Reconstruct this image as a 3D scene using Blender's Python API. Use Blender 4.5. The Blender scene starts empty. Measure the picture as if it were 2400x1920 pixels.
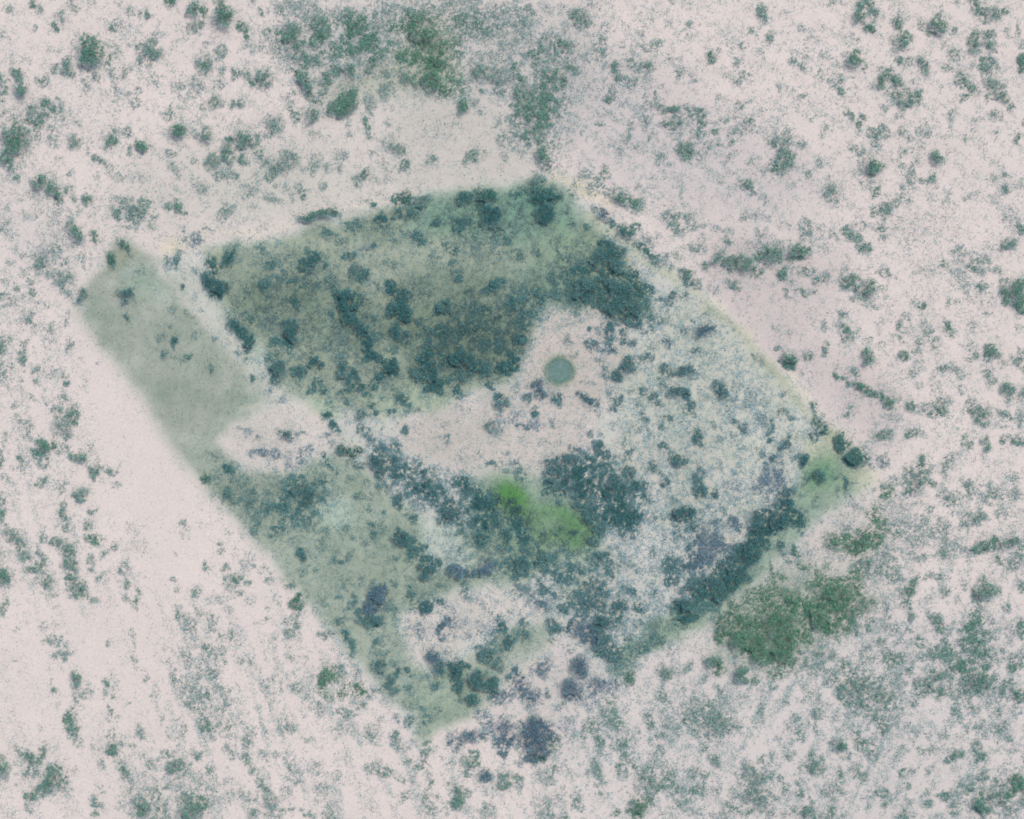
# Aerial view of arid scrubland with a greener fenced paddock, a round waterhole and a bright green meadow.
import bpy, math
import numpy as np

# ------------------------------------------------------------------ camera, world, sun, exposure
scene = bpy.context.scene
COL = scene.collection
cam_d = bpy.data.cameras.new('aerial_camera')
cam_d.sensor_width = 36.0
cam_d.lens = 90.0
cam_d.clip_start = 10.0
cam_d.clip_end = 30000.0
cam = bpy.data.objects.new('aerial_camera', cam_d)
cam.location = (0.0, 0.0, 1500.0)
cam.rotation_euler = (0.0, 0.0, 0.0)
COL.objects.link(cam)
scene.camera = cam

SUN_EL, SUN_AZ = math.radians(62.0), math.radians(40.0)      # azimuth clockwise from the top of the picture
world = bpy.data.worlds.new('World')
scene.world = world
world.use_nodes = True
wn = world.node_tree
wn.nodes.clear()
sky = wn.nodes.new('ShaderNodeTexSky')
sky.sky_type = 'NISHITA'
sky.sun_disc = False
sky.sun_elevation = SUN_EL
sky.sun_rotation = SUN_AZ
sky.air_density = 1.0
sky.dust_density = 3.0
wbg = wn.nodes.new('ShaderNodeBackground')
wbg.inputs['Strength'].default_value = 0.12
wout = wn.nodes.new('ShaderNodeOutputWorld')
wn.links.new(sky.outputs[0], wbg.inputs['Color'])
wn.links.new(wbg.outputs[0], wout.inputs['Surface'])

sun_d = bpy.data.lights.new('sun', 'SUN')
sun_d.energy = 1.5
sun_d.angle = math.radians(12.0)
sun_d.color = (1.0, 0.955, 0.90)
sun = bpy.data.objects.new('sun', sun_d)
sun.rotation_euler = (math.pi / 2 - SUN_EL, 0.0, -SUN_AZ)
# a sun lamp shines along its local -Z: tilt it away from the azimuth it comes from
from mathutils import Vector
sd = Vector((math.sin(SUN_AZ) * math.cos(SUN_EL), math.cos(SUN_AZ) * math.cos(SUN_EL), math.sin(SUN_EL)))
sun.rotation_euler = (-sd).to_track_quat('-Z', 'Y').to_euler()
COL.objects.link(sun)

scene.view_settings.view_transform = 'Standard'
scene.view_settings.look = 'None'
scene.view_settings.gamma = 1.0
scene.view_settings.use_curve_mapping = False
scene.view_settings.exposure = 0.75
scene.render.engine = 'CYCLES'
scene.cycles.max_bounces = 4
scene.cycles.diffuse_bounces = 2
scene.cycles.filter_width = 1.8

rng = np.random.default_rng(7)

# ------------------------------------------------------------------ scale: 0.25 m per picture unit (the frame is 2400 x 1920 units)
S = 0.25
CELL = 0.5                      # raster cell in metres
PAD = 80                        # cells of land kept beyond the frame on each side
W, H = 1200 + 2 * PAD, 960 + 2 * PAD


def to_xy(u, v):
    return (np.asarray(u, float) - 1200.0) * S, (960.0 - np.asarray(v, float)) * S


def cell_uv():
    u = (np.arange(W) - PAD) * 2.0 + 1.0
    v = (np.arange(H) - PAD) * 2.0 + 1.0
    return np.meshgrid(u, v)


U, V = cell_uv()


def blur(a, sig):               # gaussian blur, sig in cells
    if sig <= 0:
        return a
    h, w = a.shape
    p = int(3 * sig) + 1
    b = np.pad(a, p, mode='edge')
    fy = np.fft.fftfreq(b.shape[0])[:, None]
    fx = np.fft.rfftfreq(b.shape[1])[None, :]
    g = np.exp(-2 * (math.pi * sig) ** 2 * (fx ** 2 + fy ** 2))
    return np.fft.irfft2(np.fft.rfft2(b) * g, s=b.shape)[p:p + h, p:p + w]


def noise(sig, seed):           # smooth noise, unit variance
    r = np.random.default_rng(seed).standard_normal((H, W))
    n = blur(r, sig)
    return (n - n.mean()) / n.std()


def lin(rgb):
    c = np.asarray(rgb, float) / 255.0
    return np.where(c <= 0.04045, c / 12.92, ((c + 0.055) / 1.055) ** 2.4)


N3, N6, N12, N30, N80 = noise(1.5, 1), noise(3, 2), noise(6, 3), noise(15, 4), noise(40, 5)
WX = noise(3, 11) * 3.5 + noise(8, 12) * 4.0          # domain warp, picture units
WY = noise(3, 13) * 3.5 + noise(8, 14) * 4.0
UW, VW = U + WX, V + WY


def poly_mask(pts, soft, k=1.1132, warp=1.0):
    """pts in overview units; returns a soft 0..1 mask on the raster, soft in picture units"""
    P = np.array(pts, float) * k
    uu, vv = U + WX * warp, V + WY * warp
    inside = np.zeros((H, W), bool)
    x0, y0 = P[:, 0], P[:, 1]
    x1, y1 = np.roll(x0, -1), np.roll(y0, -1)
    for a, b, c, d in zip(x0, y0, x1, y1):
        if b == d:
            continue
        cond = ((b > vv) != (d > vv))
        inside ^= cond & (uu < (c - a) * (vv - b) / (d - b) + a)
    return blur(inside.astype(float), soft / 2.0)


def line_mask(pts, width, soft, k=1.1132, warp=0.5):
    P = np.array(pts, float) * k
    uu, vv = U + WX * warp, V + WY * warp
    best = np.full((H, W), 1e9)
    for (a, b), (c, d) in zip(P[:-1], P[1:]):
        dx, dy = c - a, d - b
        t = np.clip(((uu - a) * dx + (vv - b) * dy) / (dx * dx + dy * dy), 0, 1)
        best = np.minimum(best, np.hypot(uu - a - t * dx, vv - b - t * dy))
    return blur((best < width / 2.0).astype(float), soft / 2.0)


# ------------------------------------------------------------------ the plants of the picture, tile by tile: x y rx ry angle density [hue]
BLOBS = """
@0 0
7.5 6.5 3.5 3.5 0 6;28 3 3.5 3.5 0 6;35 5 5 5 0 5;60 3 4 3 0 5;64 9 3.5 3.5 0 6;53 12 4 4.5 0 5;47 20 3.5 4.5 0 7;29 23 2 4 0 4;1 31 2 4 0 4;43 40 6 3 20 2;50 41 2 3 0 3;61 36 3 3 0 4;75 2 5 2 0 3;79 2 2 2.5 0 5;104 5 7 2.5 20 3;111 9 5 3.5 20 4;118 11 2 3 0 5;124 13 4 4 0 6;131 14 2 2 0 3;98 17 6 4 -50 4;95 22 2 3 0 6;108 21 1.8 2.5 0 4;124 21 2 2 0 2;145 4 5 6 0 8;165 9 5 6 0 7;171 10 3.5 5 0 7;170 20 3 3.5 0 6;164 25 3 4.5 0 5;159 25 2 4 0 5;186 2 3 2.5 0 6;183 8 5 5 0 6;188 15 8 9 0 8;203 21 6 4 40 7;208 28 4 6 0 7;215 1 3 2 0 5;136 28 7 3 0 3;78 44 10 14 0 9;74 33 8 5 0 6;108 37 20 3 0 2;98 42 6 7 0 4;92 50 3.5 5 20 6;118 40 4 5 0 5;130 35 4 4 0 5;128 44 8 7 30 6;118 53 4 5 0 5;126 56 4 4 0 4;113 59 2 2 0 4;150 35 9 2.5 0 3;172 38 3 3 0 4;186 40 6 5 0 5;210 41 6 4 0 4;173 52 9 8 0 5;172 54 4 4 0 7;183 50 3 4 0 3;57 50 4 4 0 5;57 59 4.5 7 0 6;47 57 3.5 4.5 20 5;39 65 3 4 0 5;36 70 5 4.5 -30 6;26 52 3 4 0 3;12 53 10 4 0 1.5;15 64 7 4 20 6;19 74 7 8 0 7;3 69 5 5 0 6;2 79 4 6 0 6;69 58 3 4 0 4;83 65 4 6 0 5;95 63 4 7 0 5;96 74 2 2.5 0 5;107 62 3.5 5 0 6;71 72 4 6 0 4;132 64 3 2.5 0 4;129 69 12 3 0 2;135 72 3 3 0 3;188 58 3.5 3 0 5;187 64 3 4 0 4;199 63 4.5 4.5 0 6;208 66 5 5 0 5;214 71 4 4 0 7;183 73 6 4 0 4;165 68 7 10 15 4;150 73 5 8 0 4;158 84 10 8 0 2.5;172 62 4 5 0 4;115 77 4 3 0 4;103 78 6 3 0 3;111 87 6 5 20 4;112 94 2 2 0 3;50 82 2.5 2 0 5;39 86 6 5 0 6;46 93 3.5 4 0 6;30 96 8 8 0 5;34 103 4 6 0 6;52 100 4 3 0 5;17 97 8 10 0 2.5;66 104 4 4 0 4;61 111 4 3 0 3;42 109 4 4 0 4;10 108 8 6 0 4;16 116 14 10 0 7;10 122 10 9 0 8;6 132 7 10 0 7;43 118 5 4 0 4;62 120 8 6 40 6;74 127 2.5 4 0 5;50 133 3 3 0 3;82 134 5 4 0 6;93 141 4 4 0 5;87 138 2 2 0 5;94 118 4 7 10 7;98 110 5 4 0 4;108 112 4 4 0 6;109 127 3 4 0 5;120 123 5 4.5 30 8;97 98 2 2 0 5;118 102 3 3 0 2;142 94 3.5 7 0 5;170 91 3 3 0 5;178 86 6 5 -20 6;196 88 3.5 4 0 6;204 87 4 3 -30 6;152 110 8 7 -30 8;165 102 3 3 0 3;163 113 3 5 0 3;173 115 6 8 20 7;172 108 4 3 0 5;194 118 4 3 0 7;206 116 5 7 0 7;214 120 3 7 0 6;203 121 10 4 0 4;193 130 6 9 0 6;204 134 3 5 0 6;180 136 8 7 -60 6;144 130 4 5 0 5;158 133 2 2 0 4;165 136 3 3 0 5;146 141 4 4 30 5;150 148 6 5 50 4;187 149 5 4 0 5;197 149 5 5 0 5;186 142 6 4 -20 3;170 160 4 4 0 5;157 156 2 2 0 4;165 155 4 3 0 3;213 155 9 6 -60 4;208 165 5 4 0 4;108 139 3 3 0 4;116 150 4 4 0 4;100 149 5 4 0 3;83 148 3 3 0 4;59 146 3 3 0 4;44 146 2 2 0 3;15 149 3 2.5 0 6;13 164 1.5 2 0 4;36 153 7 6 30 7;47 160 6 8 -20 8;36 162 11 6 0 3;48 169 5 4 0 7;58 160 4 3 60 6;62 168 3 3.5 0 5;74 168 4 5.5 0 7;105 168 9 4 0 5;121 170 8 4 0 5;146 171 5 3 0 4;19 169 3 2 0 3;3 97 2 4 0 4
@600 0
30 7 14 10 0 4;4 10 2 4 0 6;10 10 1.5 3 0 5;9 26 3.5 4 0 6;30 27 10 9 0 7;18 27 6 4 0 6;45 30 12 14 0 4;53 22 8 9 0 6;52 10 12 8 0 4;80 10 5 5 0 6;80 20 6 12 0 6;68 15 10 6 0 3;75 29 4 3 0 6;89 29 2 2 0 6;86 23 2 2 0 6;91 35 6 5 0 6;95 18 10 12 0 3;110 8 12 9 0 4;118 20 5 6 0 5;118 30 5 6 0 4;140 8 20 8 0 4;140 20 13 10 0 6;143 28 14 10 0 7;165 10 20 12 0 4;185 20 20 14 0 4.5;205 10 12 12 0 4;200 28 14 10 0 4.5;175 30 12 8 0 4;150 38 16 8 0 6;45 38 20 8 0 4;35 42 10 8 0 5;43 50 7 6 0 6.5;57 46 8 6 0 6;73 47 5 6 0 5.5;80 42 14 8 0 2.5;33 45 8 8 0 3;100 50 5 8 0 7;106 47 8 8 0 3;85 52 5 4 0 2;125 46 6 3.5 0 6;114 46 2 2 0 5;140 42 10 8 0 3.5;150 43 8 5 0 5;155 50 9 8 0 6;165 50 8 8 0 4;160 38 10 8 0 5;170 38 6 6 0 5;125 52 15 4 0 3.5;135 55 12 5 0 4;150 58 8 6 0 5;157 66 14 12 30 4;150 67 9 8 30 8;157 76 5 5 0 6;168 68 8 10 0 4.5;173 74 6 6 0 5;166 78 8 4 0 4;35 60 5 6 0 7;42 69 14 6 60 7;48 82 6 5 20 6;68 61 5 4 0 6;79 60 6 6 0 7;93 62 2.5 5 0 6;99 63 8 2 0 5;115 62 10 3 0 4.5;128 67 10 5 35 5.5;60 65 5 5 0 7;58 73 5 6 0 5;70 74 3 5 0 3;82 72 9 3 0 2.5;110 75 8 7 0 4.5;78 80 8 6 -20 8;74 89 10 8 -20 9;63 90 4 8 0 6;72 93 12 6 0 8;98 85 5 6 0 4.5;94 91 8 3 60 5;7 66 7 9 0 6;5 39 6 5 0 4;28 83 7 4 0 3;29 92 4 5 0 5;33 98 5 6 0 5;47 96 5.5 7 0 7;42 106 3 5 0 3;49 114 5 4 0 2;15 108 9 8 -40 5;11 113 5 5 0 5;2 116 3 4 0 4;2 130 4 6 0 5;94 105 6 3 65 6;97 113 4 4 0 5;78 106 2.5 5 0 3;80 112 3 3 0 4;112 102 4 5 0 5;120 109 2 3 0 3;114 114 3 3 0 4;117 122 10 5 45 6;124 128 3 3.5 0 6;100 130 4 2.5 0 6;108 135 4 4 0 4;127 138 6 4 -60 6;117 139 3 3 0 3;93 147 4.5 4.5 0 7;100 151 4 5 0 4.5;113 143 5 8 0 2.5;85 154 5 6 0 5;148 132 5 5 0 5;150 108 15 10 0 1.2;165 103 5 6 0 1.5;184 130 4 6 0 7;177 132 4 5 0 5;192 128 2.5 3.5 0 5;173 91 5.5 7.5 0 8;184 86 4 4 0 4;190 76 3 2.5 0 6;188 94 2 3 0 4;205 75 6 6 0 4.5;190 60 10 8 0 5.5;205 62 10 8 0 5;195 48 10 6 0 4;210 45 8 8 0 4;215 88 3 5 0 6;204 105 3 6 0 4;213 103 3 5 0 5;209 120 5 6 0 5;208 132 4 5 0 4;215 115 3 6 0 5;30 133 8 7 0 5;22 140 10 6 0 5;11 138 5 4 0 5;18 144 5 5 0 6;12 149 4 4 0 6;3 145 4 3 0 3;17 156 2 2.5 0 5;35 126 8 3 0 2.5;40 140 5 4 0 3;50 131 2 3 0 4;52 139 5 6 0 5;50 145 4 3 0 5;55 134 3 4 0 3;62 141 3 4 0 4;68 126 3 3 0 3;70 132 4 6 0 3.5;72 141 4 4 0 4.5;35 156 4 3 0 4;38 161 5 5.5 0 6;26 158 5 6 0 3;29 167 3 4 0 3;56 156 4 4 20 4.5;10 164 5 5 0 4;12 170 6 4 0 4.5;95 169 7 3 0 4;110 151 4 2 -30 3;106 163 5 4 0 2;145 139 5 3 0 3;118 168 4 5 0 7;128 166 6 5 0 8;139 170 6 4 0 6;178 165 10 6 0 8;196 165 8 7 0 9;187 160 3 3 0 5;213 162 3 5 0 5
@1200 0
8 20 10 14 0 4;14 9 5 5 0 6;5 7 6 6 0 4;8 16 6 8 0 5;12 22 6 6 0 4;28 32 5 6 0 4;40 3 8 2 0 3;28 7 5 5 0 2;41 9 3 2 0 3;70 2 7 3 0 4;72 7 3 2 0 3;57 14 9 8 0 6;60 20 8 7 0 5;52 12 6 6 0 4;34 33 10 4 0 6;40 36 13 6 15 6;33 40 3 3 0 6;25 42 5 5 0 5;22 45 8 6 0 4;10 45 10 6 0 3;3 57 4 4 0 6;30 48 20 12 0 3.5;17 60 4 7 0 5;35 52 10 8 0 4.5;27 65 12 9 0 5;38 66 9 10 0 5.5;43 69 4 4 0 7;37 75 4 3 0 6;10 78 10 8 0 6;10 90 10 14 0 6.5;15 97 8 8 0 7;27 77 10 5 0 5.5;30 82 6 5 0 5;27 90 6 5 0 5;40 92 6 6 0 3;8 105 10 12 0 4;22 110 8 8 0 6;28 105 6 8 0 5;6 113 8 5 0 4.5;25 122 6 7 0 5.5;26 132 6 9 0 8;30 140 7 4 0 5.5;36 100 6 8 0 3.5;51 105 3 6 0 3;45 115 8 10 0 2;57 107 2 4 0 4;61 112 3 3 0 4;40 125 12 8 0 1.5;75 25 1.5 4 0 3;75 38 3.5 9 0 4.5;70 43 3.5 6 0 5;60 48 4 4 0 4;53 57 3 3 0 5.5;80 28 3 2 0 2;93 39 3 3 0 3.5;101 42 3 4 0 3.5;115 39 7 3 0 3;121 39 4 4 0 6;124 34 3 2 0 4;137 50 4 2 0 4;130 51 10 2 0 2;88 55 6 6 0 6.5;89 63 4 4 0 6;102 53 5 5 0 5.5;114 57 5 6 0 6.5;108 61 5 3 0 4.5;96 66 4 3 0 5;103 71 6 6 0 5;116 70 3 6 0 2.5;100 60 15 15 0 1.5;79 69 2 3 0 5;86 76 3 7 10 4.5;83 84 5 4 0 6;71 84 2 3 0 3;66 77 3 2 0 2;65 60 15 20 0 1.2;75 105 3 2.5 0 5;80 94 3 4 0 3;96 85 5 5 0 2;96 108 3 8 10 5;95 118 3 6 0 5;91 127 4 3 0 5;120 81 2.5 4 0 5;124 82 2 3 0 3;112 80 2 2 0 5;113 90 5 5 0 4.5;130 92 14 4.5 0 6.5;118 88 8 4 0 4;146 92 5 4 0 5;136 99 8 4 0 4;134 105 8 3.5 0 6.5;112 102 6 6 0 4;116 115 2.5 2.5 0 6;109 121 6 5 0 4;122 112 4 4 0 3.5;152 96 7 6 0 5;162 95 5 5 0 6;158 103 9 6 0 6;157 113 8 6 0 5;140 112 6 6 0 3;148 103 3 3 0 4;147 126 8 7 0 6.5;147 130 5 5 0 7;159 131 6 5 0 4;128 130 5 5 0 4.5;122 137 2.5 4 0 5.5;134 139 4 3 0 3;77 145 4 5 0 6.5;83 147 2 2 0 3;62 149 8 5 0 4;72 153 10 4 30 5.5;82 160 8 5 30 5;92 167 10 5 30 8;102 170 8 4 20 7;70 160 6 4 0 4;55 157 4 3 0 4;49 164 3 3 0 5;56 167 3 2 0 4;20 152 8 6 0 5.5;25 165 14 7 0 9;5 164 5 5 0 7;35 168 8 5 0 8;35 158 3 3 0 4;15 160 14 6 0 5;4 122 8 4 0 4;8 127 4 4 0 3;143 160 3 8 0 3.5;116 149 3 2.5 0 4;108 158 4 4 0 3;118 162 8 8 0 1.5;131 8 2.5 3 0 4;134 1 3 1.5 0 5;148 3 4 3 0 3;140 11 2 4 0 2.5;149 20 4 4 0 4.5;131 20 3 4 0 4;118 18 3 4 0 3;111 27 3 4 0 3;110 10 2 2 0 3;143 30 5 4 0 2;135 36 2 4 0 3;173 1 2 1.5 0 3;165 34 2 3 0 3;166 47 4.5 4.5 0 7;175 41 3 3 0 5;211 10 4 7 0 6;208 21 2 2 0 4;202 26 3.5 3 0 5;196 38 4 5 0 4;208 44 3 4 0 4;195 50 2.5 2.5 0 4;187 53 3 5 0 4;195 62 4 4 0 5.5;183 62 4 4 0 2.5;189 70 4 4 0 4;205 77 2 2 0 3;141 63 4 4 0 5;153 66 3.5 2.5 45 5;128 73 2.5 2.5 0 4;213 36 3 3 0 2;173 81 4 3 -60 3.5;190 88 3 4 0 5.5;199 85 4 2 0 3;188 97 3 4 20 4;180 102 8 3 -10 4;199 104 7 4 0 5;190 110 10 3 0 4.5;200 111 8 3 0 4;172 111 3 3 0 6.5;211 108 3 2 0 3;175 121 3.5 2.5 0 6;166 123 4 4 0 5;172 129 2.5 2.5 0 4;188 119 5 4 -30 5;181 131 5 3 -40 5;203 135 4 4 0 4.5;208 133 4 3 0 3;197 156 6 6 0 6;202 163 5 3 0 5;212 92 3 4 0 3;178 160 5 10 0 1.5;185 145 5 5 0 2;205 145 8 8 0 1.5;213 145 3 4 0 4;213 168 3 5 0 3
@1800 0
13 10 4 4 -40 2.5;28 1 3 1 0 4;56 2 5 2.5 0 4;30 23 4 4 0 4;33 32 4 2 0 3;2 32 4 7 0 5;82 3 6 5 0 6.5;75 14 6 5.5 0 8;86 8 5 8 0 6;90 15 3 6 0 5;86 26 6 4.5 0 8;80 20 4 2 0 4;71 30 2 2 0 4;75 34 2 2 0 5;98 15 2.5 3 0 2.5;104 7 2 1.5 0 5;108 3 6 2 0 2;109 21 5 6 0 6.5;111 34 9 5 -60 7;118 31 5 5 0 5;130 18 4 5 0 4.5;144 19 7.5 8 0 8;138 25 4 4 0 6;144 12 3 3 0 6;157 24 3 3 0 6;148 37 2.5 4 0 4;138 41 3 3 0 2;160 2 4 2 0 5;176 2 7 4 0 7;178 9 7 6 0 7;188 12 8 6 0 5;199 9 4 4 0 7;183 17 6 3 0 5;173 35 5 9 0 6.5;183 29 4 5 0 5.5;186 39 4 6 0 6;192 43 2 2 0 4;199 25 3.5 5 0 5;212 25 3 6 0 4.5;178 42 3 4 0 4;213 38 3 3 0 2.5;157 45 5 4 -45 5.5;160 50 3 3 0 4;152 56 5 4 -45 5;183 51 6 4 0 6;185 56 8 6 0 5;180 57 4 4 0 6;190 60 4 3 0 4;171 56 2.5 2.5 0 3.5;213 55 5 7 0 8;75 43 2 2 0 4;63 46 3 2 0 3;73 50 6 7 0 8;82 55 3 2.5 0 5;30 48 4 2.5 0 5;20 53 3 4 0 6;27 56 4 2.5 20 6;47 49 8 2.5 0 3;57 53 3 2 0 3;44 61 4 3 60 5;47 66 3 2 30 4;53 68 4 2 0 4;60 61 3 2.5 0 5;62 67 3 2.5 0 5.5;58 66 2 2 0 3;110 51 4 4 0 6;120 53 5 4 20 4.5;132 57 8 4 65 6;2 55 1.5 1.5 0 6;40 71 2 3 0 3;9 72 2.5 4 0 5;17 74 2 2 0 2.5;30 81 6 2.5 10 4.5;60 74 5 4 0 4;64 78 4.5 4.5 0 6;60 84 4 3 0 2;68 92 6 3.5 70 5.5;70 98 3 4 0 5.5;80 100 4 4 20 6;78 107 3 5 0 5.5;37 102 5 3 0 4;48 114 5 4 70 4.5;94 59 3 2 0 4;101 62 5.5 4 0 6.5;108 69 5.5 5.5 0 7;94 70 6 5 20 7;99 75 3 3 0 5;120 69 2.5 2 0 5;109 79 6 6 0 6;118 83 12 8 0 6;128 82 5 6 20 7;118 90 6 3 0 5;97 92 2.5 3.5 0 4;111 98 4 4 -40 4;102 88 3 2 0 2;160 63 5 4 0 4.5;164 70 5 5 0 6.5;171 75 5 5 30 6;178 79 4 4 0 4;168 83 5 4 0 6.5;163 86 2 2 0 4;155 72 5 4 0 2;193 72 7 7 0 5.5;195 80 8 6 0 6.5;188 81 4 5 0 5.5;190 66 4 3 0 4;183 68 1.5 3 0 4;205 90 3 5 0 5;194 97 6 4.5 -55 5;154 100 4 8 15 4;151 115 2 3 0 3;179 98 3 5 0 3.5;174 108 3 2 0 4;167 116 2.5 5 0 5;191 112 3 4.5 0 4.5;210 116 3.5 5 0 7;215 104 2 4 0 5;92 115 8 4 0 5.5;98 110 5 5 0 5;92 122 4 3 0 5;101 115 2.5 4 0 5;94 126 1.5 2 0 3;112 110 3 4 0 5;118 116 4 4 0 4.5;126 110 3 5 15 5;134 113 4 3 -40 4;140 116 2.5 2.5 0 3;12 111 8 5 0 3.5;14 118 10 5 0 5;3 120 4 4 0 5.5;28 123 4 4 0 5;12 130 8 8 0 6;18 132 5 5 0 7;12 140 10 6 0 6;6 143 6 4 0 6.5;27 140 8 5 0 2;34 147 4 3 0 5;42 138 3 6 -10 4.5;42 146 3 2 0 3;51 150 2 3 0 4;20 157 5 4 0 3;52 161 5 6 0 5.5;56 169 5 4 0 4.5;71 123 6 4 20 4.5;75 130 5 5 0 4.5;80 128 3 4 0 5;77 137 4 3 0 4;88 140 6 6 0 8;79 144 4 3 0 5;78 152 2.5 2.5 0 4;87 152 3 3 0 4;90 161 6 5 70 6;87 147 3 3 0 6;100 163 4 3 0 2.5;110 166 5 4 -45 5;112 159 2.5 5 0 5;104 171 8 3 0 5;120 169 3 3 0 5;113 140 3 2.5 0 6;112 130 4 5 0 4;125 130 8 8 0 2.5;120 142 3 4 0 5;120 150 5 6 0 4.5;130 152 3 3 0 5;138 153 5 4.5 0 5.5;140 147 2.5 2.5 0 6;142 132 5 4.5 45 7;120 160 6 4 0 3;153 162 3 4 0 4.5;166 166 4 3 0 4;172 164 4 4 0 3;200 147 3 3 0 7;190 151 4 4 0 4.5;200 161 5 6 0 6;212 158 4 3 0 4.5;192 168 3 3 0 4;150 170 15 4 0 1.5;135 162 8 5 0 1.5
@0 480
50 0 3 1.5 0 5;7 4 3 4 0 4;25 8 8 6 0 2;4 17 4 6 0 4;10 22 4 8 0 2.5;66 6 3 3 0 2.5;65 22 10 5 65 7;50 18 12 12 0 2.2;79 26 4 6 0 7;85 31 2 2 0 3;60 33 8 4 0 2.5;38 34 6 5 0 3.5;45 38 6 5 0 5;36 48 6 9 0 5.5;40 42 12 8 0 3;55 48 4 3 0 5.5;49 48 3 4 0 4;42 56 7 6 0 3;28 50 4 5 0 3;22 42 4 5 0 4;14 38 2 3 0 3;9 49 4 3 0 4;22 57 3 3 0 4;68 46 5 4 0 3;80 43 3 2 0 3;69 52 5 5 0 2;53 62 8 7 0 5;58 60 3 4 0 6;55 70 7 7 0 5;59 76 4 4 0 4;26 64 3 5 0 6;27 74 4 4 0 6;15 71 5 3 60 5.5;5 64 4 4 0 3;3 75 4 4 0 6;10 80 5 4 0 4;20 77 3 4 0 4;3 85 3 2 0 5;30 82 5 3 0 3;40 84 3 3 0 5.5;70 76 6 4.5 -60 7;64 82 4 3 0 4;56 88 3 3 0 3;57 96 3 6 0 4;27 99 4.5 5 0 6;17 97 3 6 0 3.5;44 104 3 5 0 5.5;4 115 7 6 0 5;3 123 4 4 0 6;22 119 3 6 0 5.5;20 131 3 6 10 6;9 136 3.5 4 0 5;2 137 3 8 0 5;60 118 5 6 0 4.5;52 117 3 3 0 2;40 118 4 6 0 2;68 130 2 2 0 4;84 133 2 2 0 3;38 131 3 3 0 3;31 139 3 7 0 4.5;33 151 3 3 0 4.5;19 150 2 2 0 4.5;45 140 8 6 0 2.5;22 141 2 2 0 3;56 144 3 3 0 7;56 151 3 2.5 0 7;72 151 4 3 0 2;5 147 6 6 0 2.5;13 167 5 3.5 0 4.5;5 157 5 4 0 2.5;18 157 3 3 0 2;28 163 4 3 0 3.5;34 166 3 2 0 4.5;43 167 3 2 0 4;54 163 4 5 0 5;62 171 5 3 0 5.5;110 3 8 4 0 5;118 3 8 6 0 6;100 10 5 6 0 6;101 18 4 2 0 4;112 11 6 6 0 5;110 18 6 3 0 3.5;127 15 5 6 0 5;127 3 5 2 0 4;76 2 5 2 0 2;96 4 4 4 0 3;141 3 4 4 20 6;150 5 6 4 30 7;190 7 8 5 -50 5;187 13 4 3 0 4.5;196 2 5 4 0 4;213 2 4 2 0 3;152 20 3.5 3 0 4.5;176 20 6 2 0 4;203 12 4 3 0 1.5;155 28 3 3 0 5;165 29 6 5 -20 5 b;162 34 4 3 0 3.5 b;150 43 3 6 10 5;143 48 5 5 0 5;147 52 8 4 -20 4;150 49 3 4 0 6;170 41 3 2 0 2.5;107 37 9 3 60 6.5 g;101 31 3 3 0 4.5;93 46 5 6 20 7.5 g;118 57 4 4 0 4;127 54 3 3 0 1.5;131 70 3 2 0 2.5;106 77 8 4.5 -70 8;112 80 3 3 0 4;109 96 3 3.5 0 6;154 60 2 3 0 3;154 69 2 3 0 6 g;164 55 3 3 0 4.5;165 75 3 5 0 2;145 88 4 4 0 4.5;159 93 3 4 0 4;145 101 2 2.5 0 4.5;147 114 4 5.5 10 8;163 110 4 4 0 4;135 112 4 5 0 3.5;137 125 3 4 0 5.5;148 129 4 3 0 3;157 130 4 5 0 6;177 137 1.8 4 0 6;86 116 2 2 0 3;169 88 2 2 0 2;175 104 3 3 0 2.5;181 113 3 3 0 4;195 42 8 6 -45 8;200 36 3 3 0 6;214 35 5 2 0 4;178 50 6 6 0 7;182 56 6 5 0 7.5;180 65 9 7 30 8.5;190 70 8 7 10 8.5;183 75 7 4 0 7.5;172 61 5 7 0 5;200 85 8 8 0 3;213 70 8 8 0 3;210 97 5 6 0 5;192 92 3 4 0 5;198 100 6 6 0 8;203 106 6 5 45 8;209 115 8 6 -60 8.5;205 122 6 5 0 7;199 124 3 3 0 5;206 132 2.5 4 0 5;200 112 6 8 0 3.5;212 145 2.5 4 0 6.5;205 147 2 2 0 4;190 118 4 4 0 2
@600 480
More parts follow.
